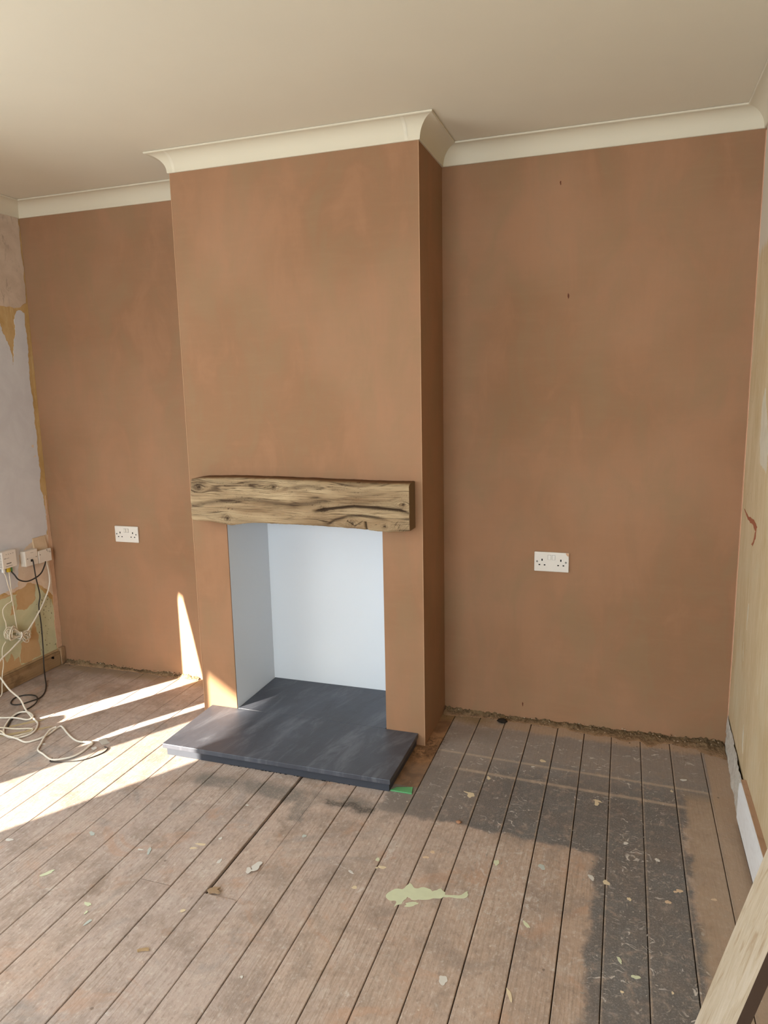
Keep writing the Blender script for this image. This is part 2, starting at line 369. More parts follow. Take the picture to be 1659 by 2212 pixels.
    k = m.mix(m.ma('MULTIPLY', m.ma('MULTIPLY', m.mr(y, 2.93, 3.0), m.mr(X, -.45, -.6)), .8), k, lin('#8d7551'))
    # grey rubbed band in front of the hearth
    bnd = m.ma('MAXIMUM', m.box(x, y, -1.55, -.80, 2.165, 2.245, .02), m.box(x, y, -1.10, -1.04, 2.05, 2.18, .012))
    dots = m.mr(m.voro(P, 150), .2, .6, .6, 1.0)
    k = m.mix(m.ma('MULTIPLY', m.ma('MULTIPLY', bnd, dots), m.mr(mid, .3, .6, .35, .9)), k, lin('#787068'))
    blk = m.box(x, y, -1.0, -.80, 2.178, 2.212, .010)
    k = m.mix(m.ma('MULTIPLY', m.ma('MULTIPLY', blk, dots), .75), k, lin('#4f4740'))
    bd2 = m.box(x, y, -.79, -.60, 2.22, 2.55, .03)
    k = m.mix(m.ma('MULTIPLY', m.ma('MULTIPLY', bd2, dots), .45), k, lin('#6b625b'))
    # greyed dirt in the left alcove and a strip beside the hearth
    ga = m.ma('MULTIPLY', m.mr(Y, 2.45, 2.9), m.mr(X, -1.8, -2.2))
    k = m.mix(m.ma('MULTIPLY', ga, m.mr(mid, .35, .65, .25, .7)), k, lin('#857468'))
    gs = m.ma('MULTIPLY', m.box(x, y, -2.35, -1.9, 2.02, 2.25, .05), m.mr(mid, .4, .6))
    k = m.mix(m.ma('MULTIPLY', gs, .5), k, lin('#8b8d8c'))
    # small paint specks and nail heads
    vd = m.voro(P, 24); vc = m.xyz(m.voro(P, 24, out='Color'))
    spk = m.ma('MULTIPLY', m.ma('LESS_THAN', vd, m.ma('MULTIPLY', vc[0], .085)), m.ma('GREATER_THAN', vc[1], .55))
    k = m.mix(m.ma('MULTIPLY', spk, .65), k, lin('#cdbda9'))
    vd2 = m.voro(P, 60); vc2 = m.xyz(m.voro(P, 60, out='Color'))
    spk2 = m.ma('MULTIPLY', m.ma('LESS_THAN', vd2, m.ma('MULTIPLY', vc2[0], .11)), m.ma('GREATER_THAN', vc2[1], .72))
    k = m.mix(m.ma('MULTIPLY', spk2, .55), k, lin('#d2c6b6'))
    vd3 = m.voro(P, 9); vc3 = m.xyz(m.voro(P, 9, out='Color'))
    nl = m.ma('MULTIPLY', m.mr(vd3, .03, .05, 1.0, 0.0), m.ma('GREATER_THAN', vc3[1], .6))
    k = m.mix(m.ma('MULTIPLY', nl, .55), k, lin('#4d3f35'))
    h = m.ma('ADD', m.ma('MULTIPLY', g1, .6), m.ma('ADD', m.ma('MULTIPLY', g2, .5), m.ma('MULTIPLY', fine, .5)))
    m.bump(m.ma('ADD', h, m.ma('MULTIPLY', f2, .6)), .55, .0022)
    m.lk(m.mr(st, 0, 1, .75, .55), m.b.inputs['Roughness'])
    return m.col(k)
BOARD = floorwood()
floor = struct(boxes('floor', [(XL - .1, XR + .1, YR, YB + .1, -.05, -.0125)], plain('gap_dirt', '#3b2d21', .95, .1)))
LX = [.444, .341, .2225, .107, -.0085, -.121, -.2345, -.351, -.4655, -.580, -.696, -.813, -.925, -1.044, -1.157, -1.2735, -1.3845, -1.5025, -1.6165, -1.7315, -1.8445, -1.96, -2.077, -2.195, -2.311, -2.42, -2.527, -2.645, -2.765, -2.87, -2.985]
GAP = {1: .0036, 2: .0040, 3: .0036, 4: .0036, 5: .0044, 6: .0048, 7: .0048, 8: .0044, 9: .0046, 10: .0046, 11: .0044, 12: .0044, 13: .0034, 14: .0046, 15: .0050, 16: .0026, 17: .0042, 18: .0026, 19: .0030, 20: .0032}
SPLIT = {13: (1.645, -.0, -.0045), 15: (1.642, 0, 0), 19: (2.156, 0, 0)}
def board(x0, x1, y0, y1, dz):
    c = .0016; t = .012
    pr = [(x0, -t), (x0, -c), (x0 + c, 0), (x1 - c, 0), (x1, -c), (x1, -t)]
    V = [(x, y, z + dz) for y in (y0, (y0 + y1) / 2, y1) for x, z in pr]; F = []
    for s in range(2):
        for k in range(6): F.append((s * 6 + k, s * 6 + (k + 1) % 6, (s + 1) * 6 + (k + 1) % 6, (s + 1) * 6 + k))
    F += [(5, 4, 3, 2, 1, 0), (12, 13, 14, 15, 16, 17)]
    bm = bmesh.new(); vs = [bm.verts.new(v) for v in V]
    for f in F: bm.faces.new([vs[i] for i in f])
    bmo('floorboard', bm, BOARD, floor)
for i in range(len(LX) - 1):
    g0 = GAP.get(i, .0026) * .36; g1 = GAP.get(i + 1, .0026) * .36
    x1, x0 = LX[i] - g0, LX[i + 1] + g1
    dz = rng.uniform(-.0008, 0)
    if i in SPLIT:
        ys, d0, d1 = SPLIT[i]
        board(x0, x1, YR + .01, ys - .0012, dz + d0)
        if d1: board(x0 + .0045, x1, ys + .0012, YB + .02, dz + d1)
        else: board(x0, x1, ys + .0012, YB + .02, dz + d1)
    else: board(x0, x1, YR + .01, YB + .02, dz)
# paint splashes lying on the boards
def blobpoly(cx, cy, rx, ry, n=14, rough=.35, ang=0):
    ph = rng.uniform(0, 6.28, 4); P = []
    for i in range(n):
        t = 2 * math.pi * i / n; r = 1 + rough * (math.sin(2 * t + ph[0]) * .5 + math.sin(3 * t + ph[1]) * .4 + math.sin(5 * t + ph[2]) * .3)
        a, b = rx * r * math.cos(t), ry * r * math.sin(t); P.append((cx + a * math.cos(ang) - b * math.sin(ang), cy + a * math.sin(ang) + b * math.cos(ang)))
    return P
PGREEN = plain('pale_green_paint', '#c9cbaa', .6, .3); PCREAM = plain('cream_paint', '#d3bf9e', .6, .3); PPEACH = plain('peach_paint', '#cdb193', .6, .3); PWHITE = plain('white_paint_fleck', '#cdc6bc', .6, .3); PGB = plain('grey_blue_paint', '#b3b6ae', .6, .3)
def splash(poly, mat, amp=.006): return sheet('paint_splash', poly, 'z', .0002, .0004 + .0006 * rng.rand(), mat, floor, amp, 2)
splash([(-.628, 1.795), (-.61, 1.83), (-.588, 1.835), (-.575, 1.868), (-.552, 1.850), (-.52, 1.862), (-.50, 1.852), (-.478, 1.872), (-.462, 1.86), (-.466, 1.832), (-.51, 1.812), (-.55, 1.80), (-.565, 1.808), (-.572, 1.775), (-.590, 1.755), (-.592, 1.782), (-.615, 1.78)], PGREEN, .004)
splash([(-.47, 1.846), (-.42, 1.858), (-.398, 1.885), (-.393, 1.868), (-.401, 1.853), (-.44, 1.845), (-.47, 1.838)], PGREEN, .004)
splash(blobpoly(-.545, 1.782, .022, .008, ang=.5), PGREEN, 0)
for (a, b, rx, ry, mt, ang) in [(-.495, 2.393, .018, .026, PCREAM, .3), (-.50, 2.40, .032, .008, PCREAM, -.4), (-.05, 2.47, .012, .022, PCREAM, .2), (-.047, 2.487, .026, .007, PCREAM, -.3),
    (-.2, 2.061, .014, .02, PGB, .4), (-.006, 2.044, .016, .014, PCREAM, 0), (.167, 2.01, .012, .011, PPEACH, 0), (.202, 2.07, .014, .010, PPEACH, .4), (.19, 2.062, .008, .007, PPEACH, 0), (.075, 1.70, .016, .009, PGREEN, .2), (.035, 1.745, .006, .018, PGREEN, .5),
    (-.223, 1.55, .007, .03, PCREAM, .5), (-.214, 1.80, .008, .022, PGREEN, .6), (-.268, 2.716, .02, .013, PCREAM, 0), (.258, 2.724, .016, .011, PWHITE, .2), (.211, 2.63, .008, .008, PCREAM, .5),
    (-.391, 1.545, .018, .02, PWHITE, .6), (.161, 1.676, .005, .006, PCREAM, 0), (.042, 1.642, .006, .006, PCREAM, 0), (-.546, 2.031, .012, .009, PPEACH, 0), (-.34, 2.039, .012, .018, PGREEN, 0), (-.05, 2.055, .012, .018, PWHITE, .6), (.295, 2.06, .011, .008, PPEACH, 0), (-.453, 2.528, .008, .022, PCREAM, .4),
    (-.705, 1.944, .011, .011, PGREEN, 0), (-.679, 1.912, .018, .010, PCREAM, .2), (-.695, 1.905, .006, .006, PCREAM, 0), (-1.064, 1.80, .02, .034, PWHITE, -.2), (-1.078, 1.775, .014, .02, PWHITE, .3), (-1.251, 1.892, .009, .009, PWHITE, 0), (-.73, 1.80, .013, .009, PCREAM, 0), (-1.262, 2.094, .008, .007, PWHITE, 0), (-.889, 1.40, .006, .006, PWHITE, 0),
    (-.766, 1.863, .016, .006, PWHITE, -.4), (-.984, 1.987, .010, .012, PGB, .2), (-1.685, 1.575, .010, .038, PGREEN, -.55), (-1.443, 1.765, .009, .026, PGB, .5), (-1.475, 1.762, .014, .006, PWHITE, 0), (-1.693, 1.787, .020, .012, PGB, -.5), (-1.463, 1.50, .018, .010, PGREEN, -.3), (-1.443, 1.47, .006, .010, PGREEN, 0),
    (-1.175, 1.56, .010, .010, PCREAM, 0), (-1.191, 1.787, .010, .016, PWHITE, -.2), (-1.297, 1.845, .026, .008, PCREAM, .2), (-1.31, 1.82, .02, .006, PCREAM, .3), (-1.943, 1.675, .018, .012, PWHITE, .3), (-1.41, 1.44, .008, .018, PGB, -.3), (-2.35, 2.25, .02, .008, PWHITE, .2),
    (.06, 1.99, .009, .01, PCREAM, 0), (.145, 2.2, .01, .012, PWHITE, .3), (.05, 2.26, .012, .01, PWHITE, .3), (-.335, 2.045, .006, .012, PGREEN, .3), (-.56, 2.00, .014, .008, PPEACH, .3), (-.30, 2.66, .01, .006, PWHITE, .2)]:
    splash(blobpoly(a, b, rx * .66, ry * .66, 22, .30, ang), mt, 0)
OCHP = plain('ochre_paint', '#b5a07a', .7, .2)
for (a, b, L, ang) in [(-2.58, 2.385, .15, .82), (-2.50, 2.335, .16, .80), (-2.56, 2.28, .10, .8)]:
    splash(blobpoly(a, b, L / 2, .011, 24, .3, ang), OCHP, 0)
# many tiny flecks on the stain: nobody could count them
fm = bmesh.new()
for i in range(300):
    if i < 215: cx, cy = rng.uniform(-.06, .22), rng.uniform(1.3, 2.5)
    else: cx, cy = rng.uniform(-.6, .25), rng.uniform(2.0, 2.3)
    L, Wd, an = rng.uniform(.003, .011), rng.uniform(.0012, .0026), rng.uniform(-.4, 2.2)
    e = np.array([math.cos(an), math.sin(an)]); q = np.array([-e[1], e[0]]); c = np.array([cx, cy]); bw = q * rng.uniform(-.4, .4) * L
    pts = [c - e * L, c + q * Wd + bw, c + e * L, c - q * Wd + bw]
    fm.faces.new([fm.verts.new((p[0], p[1], .0006)) for p in pts])
fl = bmo('paint_fleck', fm, plain('fleck_paint', '#988e83', .7, .2), floor); fl['kind'] = 'stuff'

# ------------------------------------------------------------------ hearth
def slatemat():
    m = M('slate', .48, .45); P = m.pos
    rot = m.vec('ADD', m.vec('MULTIPLY', P, (5.2, 1.6, 1)), (0, 0, 0)); X, Y, Z = m.xyz(P)
    cx = m.N.new('ShaderNodeCombineXYZ'); m.lk(m.ma('MULTIPLY', m.ma('ADD', X, m.ma('MULTIPLY', Y, -.25)), 6.5), cx.inputs[0]); m.lk(m.ma('MULTIPLY', Y, 1.8), cx.inputs[1]); m.lk(Z, cx.inputs[2])
    a = m.noise(cx.outputs[0], 1.6, 6, .65, .9); b = m.noise(P, 4, 4); c = m.noise(m.vec('MULTIPLY', cx.outputs[0], (7, 2, 1)), 2, 4, .7)
    k = m.mix(m.mr(b, .3, .7), lin('#42434a'), lin('#4b4d55'))
    k = m.mix(m.ma('MULTIPLY', m.mr(a, .48, .72), .55), k, lin('#787a80'))
    k = m.mix(m.ma('MULTIPLY', m.mr(a, .45, .25), .5), k, lin('#313238'))
    k = m.mix(m.ma('MULTIPLY', m.mr(c, .6, .8), .2), k, lin('#8a8c90'))
    m.bump(m.ma('ADD', a, m.noise(P, 30, 4)), .3, .003); return m.col(k)
SLATE = slatemat(); SLATEB = plain('slate_edge', '#393c44', .55, .4, .08, 25)
hearth = tag(empty('hearth', (-1.28, 2.5, 0)), 'dark slate hearth with projecting front slab set in the white fire opening', 'hearth')
bm = bmesh.new(); bx(bm, -1.7835, -.784, 2.317, YF - .0008, HZ - .020, HZ, .0022); bmo('front_slab', bm, SLATE, hearth)
bm = bmesh.new(); bx(bm, OJ1 + .004, OJ2 - .004, YF + .0008, OB - .001, HZ - .020, HZ, .0012); bmo('back_slab', bm, SLATE, hearth)
bm = bmesh.new(); bx(bm, -1.770, -.792, 2.328, YF - .002, .0, HZ - .0212, .001); bmo('base', bm, SLATEB, hearth)
# ragged mortar under the front of the base
mv = bmesh.new()
for i in range(36):
    x = rng.uniform(-1.5, -.95); s = rng.uniform(.0015, .004)
    g = bmesh.ops.create_icosphere(mv, subdivisions=1, radius=s)['verts']
    for v in g: v.co = Vector((x + v.co.x * rng.uniform(.8, 1.8), 2.326 + v.co.y, .001 + max(0, v.co.z * .5)))
mo = bmo('mortar_crumb', mv, plain('dark_mortar', '#2c2a28', .9, .1), hearth); mo['kind'] = 'stuff'

# ------------------------------------------------------------------ mantel beam
MB = [(-1.778, 0.943), (-1.705, 0.943), (-1.65, 0.938), (-1.587, 0.929), (-1.532, 0.938), (-1.454, 0.946), (-1.378, 0.945), (-1.23, 0.944), (-1.123, 0.942), (-0.996, 0.939), (-0.935, 0.934), (-0.881, 0.93), (-0.786, 0.939)]
MT = [(-1.778, 1.118), (-1.762, 1.122), (-1.724, 1.128), (-1.597, 1.132), (-1.369, 1.131), (-1.151, 1.127), (-0.944, 1.123), (-0.784, 1.123)]
nu, nv = 700, 190
U = np.linspace(-1.776, -.785, nu); vv = np.linspace(0, 1, nv)
zb = np.interp(U, *zip(*MB)); zt = np.interp(U, *zip(*MT))
k5 = np.ones(15) / 15; zb = np.convolve(np.pad(zb, 7, 'edge'), k5, 'valid'); zt = np.convolve(np.pad(zt, 7, 'edge'), k5, 'valid')
zb += fbm(U * 40, U * 0, 3) * .0022; zt += fbm(U * 30, U * 0 + 9, 5) * .0015
UU, VV = np.meshgrid(U, vv, indexing='ij'); ZZ = zb[:, None] * (1 - VV) + zt[:, None] * VV
flow = ZZ.copy()
KN = [(-1.596, .960, .045, .020), (-1.37, 1.100, .04, .014), (-1.149, 1.013, .04, .014), (-1.023, .963, .05, .022), (-.887, .954, .03, .012), (-1.726, 1.092, .04, .03), (-.81, 1.045, .03, .03)]
for kx, kz, w, a in KN:
    d2 = ((UU - kx) / w) ** 2 + ((ZZ - kz) / (w * .75)) ** 2
    flow += np.sign(kz - ZZ) * a * np.exp(-d2) * .8
flow += fbm(UU * 4, ZZ * 10, 21) * .010
g = 1 - np.abs(vnoise(UU * 5, flow * 150, 31)) ; g2 = 1 - np.abs(vnoise(UU * 9, flow * 330, 37)); g3 = fbm(UU * 3, flow * 45, 41)
crack = np.clip((g - .86) / .14, 0, 1) * np.clip(fbm(UU * 7, ZZ * 20, 43) * 1.6 + .55, 0, 1); crack2 = np.clip((g2 - .84) / .16, 0, 1)
def band(pts, width):
    P = np.array(pts); zc = np.interp(UU, P[:, 0], P[:, 1]); inside = np.clip((UU - P[0, 0]) / .03 + .6, 0, 1) * np.clip((P[-1, 0] - UU) / .05 + .2, 0, 1)
    return np.exp(-((ZZ - zc) / width) ** 2) * inside
b1 = band([(-1.80, 1.004), (-1.683, 1.026), (-1.58, 1.038), (-1.487, 1.046), (-1.411, 1.038), (-1.3, 1.027), (-1.205, 1.036), (-1.154, 1.047), (-1.1, 1.05)], .0105)
b2 = band([(-1.185, 1.006), (-1.149, 1.013), (-1.084, 1.023), (-1.015, 1.031), (-.912, 1.028), (-.825, 1.022), (-.775, 1.010)], .0048)
b2w = band([(-1.185, 1.006), (-1.149, 1.013), (-1.084, 1.023), (-1.015, 1.031), (-.912, 1.028), (-.825, 1.022), (-.775, 1.010)], .016)
b3 = band([(-1.13, .955), (-1.1, .972), (-1.043, .991), (-.981, .995), (-.913, .988), (-.873, .98)], .006)
b4 = band([(-1.72, 1.118), (-1.6, 1.113), (-1.5, 1.112), (-1.42, 1.115)], .008); b5 = band([(-1.28, 1.10), (-1.22, 1.108), (-1.14, 1.10)], .010)
kn = sum(np.exp(-(((UU - kx) / (w * .34)) ** 2 + ((ZZ - kz) / (w * .30)) ** 2)) * (1 - .5 * (i == 3)) for i, (kx, kz, w, a) in enumerate(KN))
def ridge(fx, fz, seed, w):
    return np.clip(1 - np.abs(vnoise(UU * fx, flow * fz, seed)) / w, 0, 1)
breaks = lambda fx, fz, seed, b: np.clip(fbm(UU * fx, ZZ * fz, seed) * 2.2 + b, 0, 1)
lines = np.clip(ridge(2.2, 60, 81, .10) * breaks(9, 40, 82, .2) + ridge(3.0, 110, 83, .13) * breaks(11, 60, 84, .15) + ridge(4.0, 190, 85, .16) * breaks(14, 60, 86, .2) * .8 + ridge(3.2, 300, 78, .22) * breaks(8, 40, 79, .45) * .6, 0, 1)
pits = np.clip((vnoise(UU * 200, ZZ * 420, 87) - .72) / .2, 0, 1) * breaks(10, 26, 88, -.1)
swirl = 0
for i, (kx, kz, w, a) in enumerate(KN):
    rr = np.sqrt(((UU - kx) / 1.35) ** 2 + (ZZ - kz) ** 2); th_ = np.arctan2(ZZ - kz, UU - kx)
    rad = rr + .003 * np.sin(th_ * 3 + i * 2) + .002 * fbm(UU * 60, ZZ * 60, 90 + i)
    swirl = swirl + np.exp(-(rr / (w * .36)) ** 2) * np.clip(np.cos(rad * 620) * 1.5 - .5, 0, 1) * .6 + np.exp(-(rr / (w * .10)) ** 2) * .9 + np.exp(-(rr / (w * .4)) ** 2) * np.clip(1 - np.abs(vnoise(th_ * 2.2 + i * 7, rr * 30, 95)) / .12, 0, 1) * .7
star = np.clip(swirl, 0, 1)
bulge = np.exp(-(((UU + 1.05) / .035) ** 2 + ((ZZ - .962) / .018) ** 2)) * .006 + np.exp(-(((UU + .99) / .025) ** 2 + ((ZZ - .960) / .018) ** 2)) * .005
notch = np.exp(-(((UU + .966 + (ZZ - .96) * .12) / .0045) ** 2)) * (ZZ < .972) * .9
heart = np.exp(-((np.abs(ZZ - (.952 + np.abs(UU + 1.012) * .62)) / .0022) ** 2)) * (np.abs(UU + 1.012) < .033) * .8
diag = np.clip((1 - np.abs(vnoise((UU + ZZ * -.8) * 190, (UU * .8 + ZZ) * 9, 51)) - .82) / .18, 0, 1) * np.clip((UU + .87) / .03, 0, 1) * np.clip((.985 - ZZ) / .02, 0, 1)
edge = np.minimum(VV, 1 - VV); rnd = np.sqrt(np.clip(edge / .05, 0, 1)) * .010 - .010
endr = np.sqrt(np.clip((U + 1.776) / .012, 0, 1))[:, None] * .008 - .008
rel = rnd + endr + g3 * .0020 - crack * .0012 - crack2 * .0004 - lines * .0030 - pits * .0016 - b1 * .0050 - b2 * .009 - b3 * .006 - b4 * .002 - kn * .0025 - star * .003 - notch * .007 - heart * .003 - diag * .0015 + bulge
rel -= np.exp(-(((UU + 1.775) / .03) ** 2 + ((ZZ - 1.10) / .03) ** 2)) * .012
YY = YF - .085 - rel
dark = np.clip(crack * .35 + crack2 * .15 + lines * .85 + pits * .8 + b1 * .62 + b2 * 1.0 + b2w * .22 + b3 * .8 + b4 * .42 + b5 * .45 + kn * .30 + star * .65 + notch + heart * .8 + diag * .6, 0, 1)
dark = np.clip(dark + np.exp(-(((UU + 1.745) / .035) ** 2 + ((ZZ - 1.092) / .028) ** 2)) * .5 + np.exp(-(((UU + 1.66) / .10) ** 2 + ((ZZ - .975) / .018) ** 2)) * .25 + np.exp(-(((UU + 1.52) / .10) ** 2 + ((ZZ - .953) / .010) ** 2)) * .35, 0, 1)
mott = np.clip(fbm(UU * 6, flow * 34, 61) * .75 + .5, 0, 1.35)
L0 = np.array(lin('#b59d7a')[:3]); L1 = np.array(lin('#866b4e')[:3]); L2 = np.array(lin('#3f2e1f')[:3])
C = (L0 * (1 - mott[..., None]) + L1 * mott[..., None]); C = C * (1 - dark[..., None]) + L2 * dark[..., None]
V = [(UU[i, j], YY[i, j], ZZ[i, j]) for i in range(nu) for j in range(nv)]; Cl = list(C.reshape(-1, 3))
F = [(i * nv + j, (i + 1) * nv + j, (i + 1) * nv + j + 1, i * nv + j + 1) for i in range(nu - 1) for j in range(nv - 1)]
yb_ = YF + .001; base = len(V); LT = np.array(lin('#6b4c30')[:3])
for i in range(nu):   # top: mid strip and back; bottom back
    V += [(U[i], YF - .06, zt[i] + .0035), (U[i], yb_, zt[i] + .004), (U[i], yb_, zb[i])]; Cl += [LT, LT, L1 * .7]
for i in range(nu - 1):
    a, b = base + 3 * i, base + 3 * (i + 1); t0, t1 = i * nv + nv - 1, (i + 1) * nv + nv - 1
    F += [(t0, t1, b, a), (a, b, b + 1, a + 1), (a + 1, b + 1, b + 2, a + 2), (a + 2, b + 2, (i + 1) * nv, i * nv)]
for i in (0, nu - 1):
    a = base + 3 * i; ring = [i * nv + j for j in range(nv)] + [a, a + 1, a + 2]
    k0 = len(V); V += [V[q] for q in ring]; ce = L1 * .75 if i else L1; Cl += [ce] * len(ring)
    F.append(tuple(range(k0, k0 + len(ring)))[::(1 if i else -1)])
WOODB = M('oak_beam', .8, .2); ca = WOODB.N.new('ShaderNodeVertexColor'); ca.layer_name = 'paint'
gg = WOODB.noise(WOODB.vec('MULTIPLY', WOODB.pos, (12, 12, 160)), 1.5, 4, .7, .4)
WOODB.col(WOODB.mix(WOODB.ma('MULTIPLY', WOODB.mr(gg, .5, .8), .3), ca.outputs[0], lin('#7d5f40')))
mantel = obj('mantel_beam', V, F, WOODB.m, None, True); setcol(mantel, np.array(Cl))
tag(mantel, 'rustic weathered oak mantel beam with cracks and knots above the fire opening', 'mantel')

# ------------------------------------------------------------------ double sockets
SOCK = plain('white_plastic', '#d9d0c5', .35, .5, .015); HOLE = plain('socket_void', '#191614', .8, .1); SCR = plain('screw_steel', '#6f6a63', .4, .6); SWM = plain('switch_plastic', '#d2c8bc', .35, .5, .015)
def socket(cx, cz, label, flip, scuff):
    r = empty('double_socket', (cx, YB, cz)); tag(r, label, 'socket', None)
    bm = bmesh.new(); bx(bm, cx - .073, cx + .073, YB - .010, YB - .0003, cz - .043, cz + .043, .0035, 3); plate = bmo('faceplate', bm, SOCK, r)
    for s in (-1, 1):
        c0 = cx + s * .0395
        for (dx, dz, w, h) in ((0, .0085, .0028, .0046), (-.011, -.0135, .0036, .0024), (.011, -.0135, .0036, .0024)):
            bm = bmesh.new(); bx(bm, c0 + dx - w, c0 + dx + w, YB - .0104, YB - .0090, cz + dz - h, cz + dz + h); bmo('pin_hole', bm, HOLE, plate)
        bm = bmesh.new(); bmesh.ops.create_cone(bm, cap_ends=True, segments=16, radius1=.0040, radius2=.0034, depth=.0014)
        for v in bm.verts: v.co = Vector((cx + s * .0605 + v.co.x, YB - .0106 + v.co.z, cz + .001 + v.co.y))
        bx(bm, cx + s * .0605 - .003, cx + s * .0605 + .003, YB - .0117, YB - .0110, cz + .0004, cz + .0016); bmo('screw', bm, SCR, r)
        sx = cx + s * .0088
        bm = bmesh.new(); bx(bm, sx - .0068, sx + .0068, YB - .0104, YB - .0096, cz + .010, cz + .031); bmo('switch_gap', bm, SCR, plate)
        V = []; t0, t1 = (.0108, .0128) if flip else (.0128, .0108)
        bm = bmesh.new(); bx(bm, sx - .0058, sx + .0058, YB - .0128, YB - .0098, cz + .011, cz + .030)
        for v in bm.verts:
            if v.co.y < YB - .0120: v.co.y = YB - (t1 if v.co.z > cz + .02 else t0)
        bmo('switch', bm, SWM, r)
    if scuff:
        sheet('plaster_smear', [(cx + .060, cz + .0425), (cx + .0725, cz + .0415), (cx + .0725, cz + .028), (cx + .067, cz + .029), (cx + .062, cz + .034)], 'y', YB - .0101, -.0006, plain('smeared_plaster', '#c89f80', .9, .1), r, .002, 2)
socket(-2.4695, .7645, 'white double wall socket low on the left alcove wall', True, False)
socket(-.280, .7435, 'white double wall socket with smeared plaster on the right alcove wall', False, True)
# nail stub, drips on the right alcove wall
rust = plain('rust_mark', '#5d3420', .8, .2)
for (x, z, w, h) in ((-.275, 2.278, .003, .007), (-.235, 1.845, .003, .012), (-.395, .075, .003, .009)):
    sheet('stain_mark', blobpoly(x, z, w, h, 10, .4), 'y', YB, -.0008, rust, bpy.data.objects['wall_back'], .002, 2)

# ------------------------------------------------------------------ left wall: torn paper and paint layers
def layer(name, c0, c1, sc=14, st=(1, 1, 1), c2=None):
    m = M(name, .9, .12); a = m.noise(m.vec('MULTIPLY', m.pos, st), sc, 5, .65, .5)
    k = m.mix(m.mr(a, .32, .68), lin(c0), lin(c1))
    if c2:
        d = m.noise(m.vec('MULTIPLY', m.pos, (1, 1, .6)), sc * 1.7, 5, .7, .8); k = m.mix(m.ma('MULTIPLY', m.mr(d, .55, .7), .75), k, lin(c2))
    m.bump(a, .3, .003); return m.col(k)
GREY = layer('grey_lining_paper', '#c6c3c4', '#cfcdcd', 5); BARE = layer('bare_patchy_plaster', '#c0ab97', '#cfbba7', 9, (1, 1, 1), '#a08e7c')
GREEN = layer('old_green_paint', '#b9b794', '#c6c2a0', 8, (1, 1, 1), '#aaa483'); ORANGE = layer('orange_size', '#b8976c', '#c09f76', 10); CREAM = layer('cream_plaster', '#cfb79f', '#d8c4ae', 16); SALMON = layer('salmon_plaster', '#c09c80', '#caa68a', 16, (1, 1, 1), '#b0905f')
yzs = [(2.2, .45), (2.45, 1.72)]
sheet('lining_paper', [(1.80, .50), (1.80, 1.9), (2.80, 1.92)] + [(2.868, 1.85), (2.889, 1.795), (2.906, 1.75), (2.92, 1.705), (2.921, 1.647), (2.942, 1.764), (2.959, 1.822), (2.958, 1.88), (2.994, 1.929), (3.03, 1.915), (3.029, 1.733), (3.024, 1.626), (3.026, 1.433), (3.029, 1.311), (3.026, 1.138), (3.019, .988), (3.035, .884), (3.028, .757), (3.02, .694), (2.923, .702), (2.843, .682), (2.827, .561), (2.804, .504), (2.685, .501)], 'x', XL, .0016, GREY, wall_left, .008)
sheet('bare_plaster_patch', [(1.80, 2.40), (3.052, 2.40), (3.050, 2.189), (3.046, 1.969), (2.965, 1.935), (2.88, 1.94), (1.80, 1.93)], 'x', XL, .0022, BARE, wall_left, .008)
sheet('painted_dado', [(1.80, .49), (2.681, .475), (2.74, .477), (2.816, .481), (2.836, .516), (2.921, .493), (2.998, .398), (3.017, .366), (3.017, .232), (3.018, .08), (2.811, .08), (1.80, .08)], 'x', XL, .0010, GREEN, wall_left, .006)
for P in ([(2.778, .467), (2.836, .516), (2.877, .543), (2.92, .511), (2.906, .425), (2.883, .398), (2.824, .377), (2.774, .393)], [(2.871, .306), (2.885, .296), (2.899, .205), (2.903, .10), (2.817, .09), (2.769, .10), (2.779, .208), (2.846, .237)], [(2.60, .171), (2.671, .177), (2.68, .14), (2.712, .177), (2.723, .127), (2.756, .145), (2.769, .085), (2.60, .085)], [(2.732, .376), (2.745, .422), (2.766, .428), (2.756, .376)], [(2.60, .49), (2.70, .488), (2.81, .500), (2.80, .487), (2.70, .476), (2.60, .475)]):
    sheet('peeled_patch', P, 'x', XL, .0017, ORANGE, wall_left, .007)
sheet('cream_plaster_patch', [(2.806, .566), (2.826, .673), (2.926, .726), (2.954, .741), (3.036, .742), (3.044, .675), (3.04, .386), (2.958, .475), (2.867, .517), (2.818, .496), (2.735, .484), (2.715, .503), (2.799, .511)], 'x', XL, .0020, CREAM, wall_left, .006)
sheet('plaster_lap', [(3.048, .96), (3.057, .752), (3.057, .491), (3.057, .249), (3.057, .06), (3.024, .085), (3.025, .311), (3.029, .496), (3.034, .73), (3.042, .9)], 'x', XL, .0028, SALMON, wall_left, .004)
for P in ([(2.985, 1.235), (3.0, 1.238), (3.0, 1.222), (2.988, 1.225)], [(2.992, 1.175), (3.006, 1.182), (3.008, 1.172), (2.992, 1.170)]): sheet('paper_chip', P, 'x', XL + .0016, .0006, CREAM, wall_left, .002, 2)
# dirty chips where the green paint has gone
cm = bmesh.new()
for i in range(60):
    y, z = rng.uniform(2.90, 3.012), rng.uniform(.10, .42) if rng.rand() < .5 else rng.uniform(.30, .42); a, b = rng.uniform(.001, .004), rng.uniform(.001, .005)
    P = blobpoly(y, z, a, b, 7, .4); cm.faces.new([cm.verts.new((XL + .0014, q[0], q[1])) for q in P])
cc_ = bmo('dirt_chip', cm, plain('dark_chip', '#6f6a55', .9, .1), wall_left); cc_['kind'] = 'stuff'
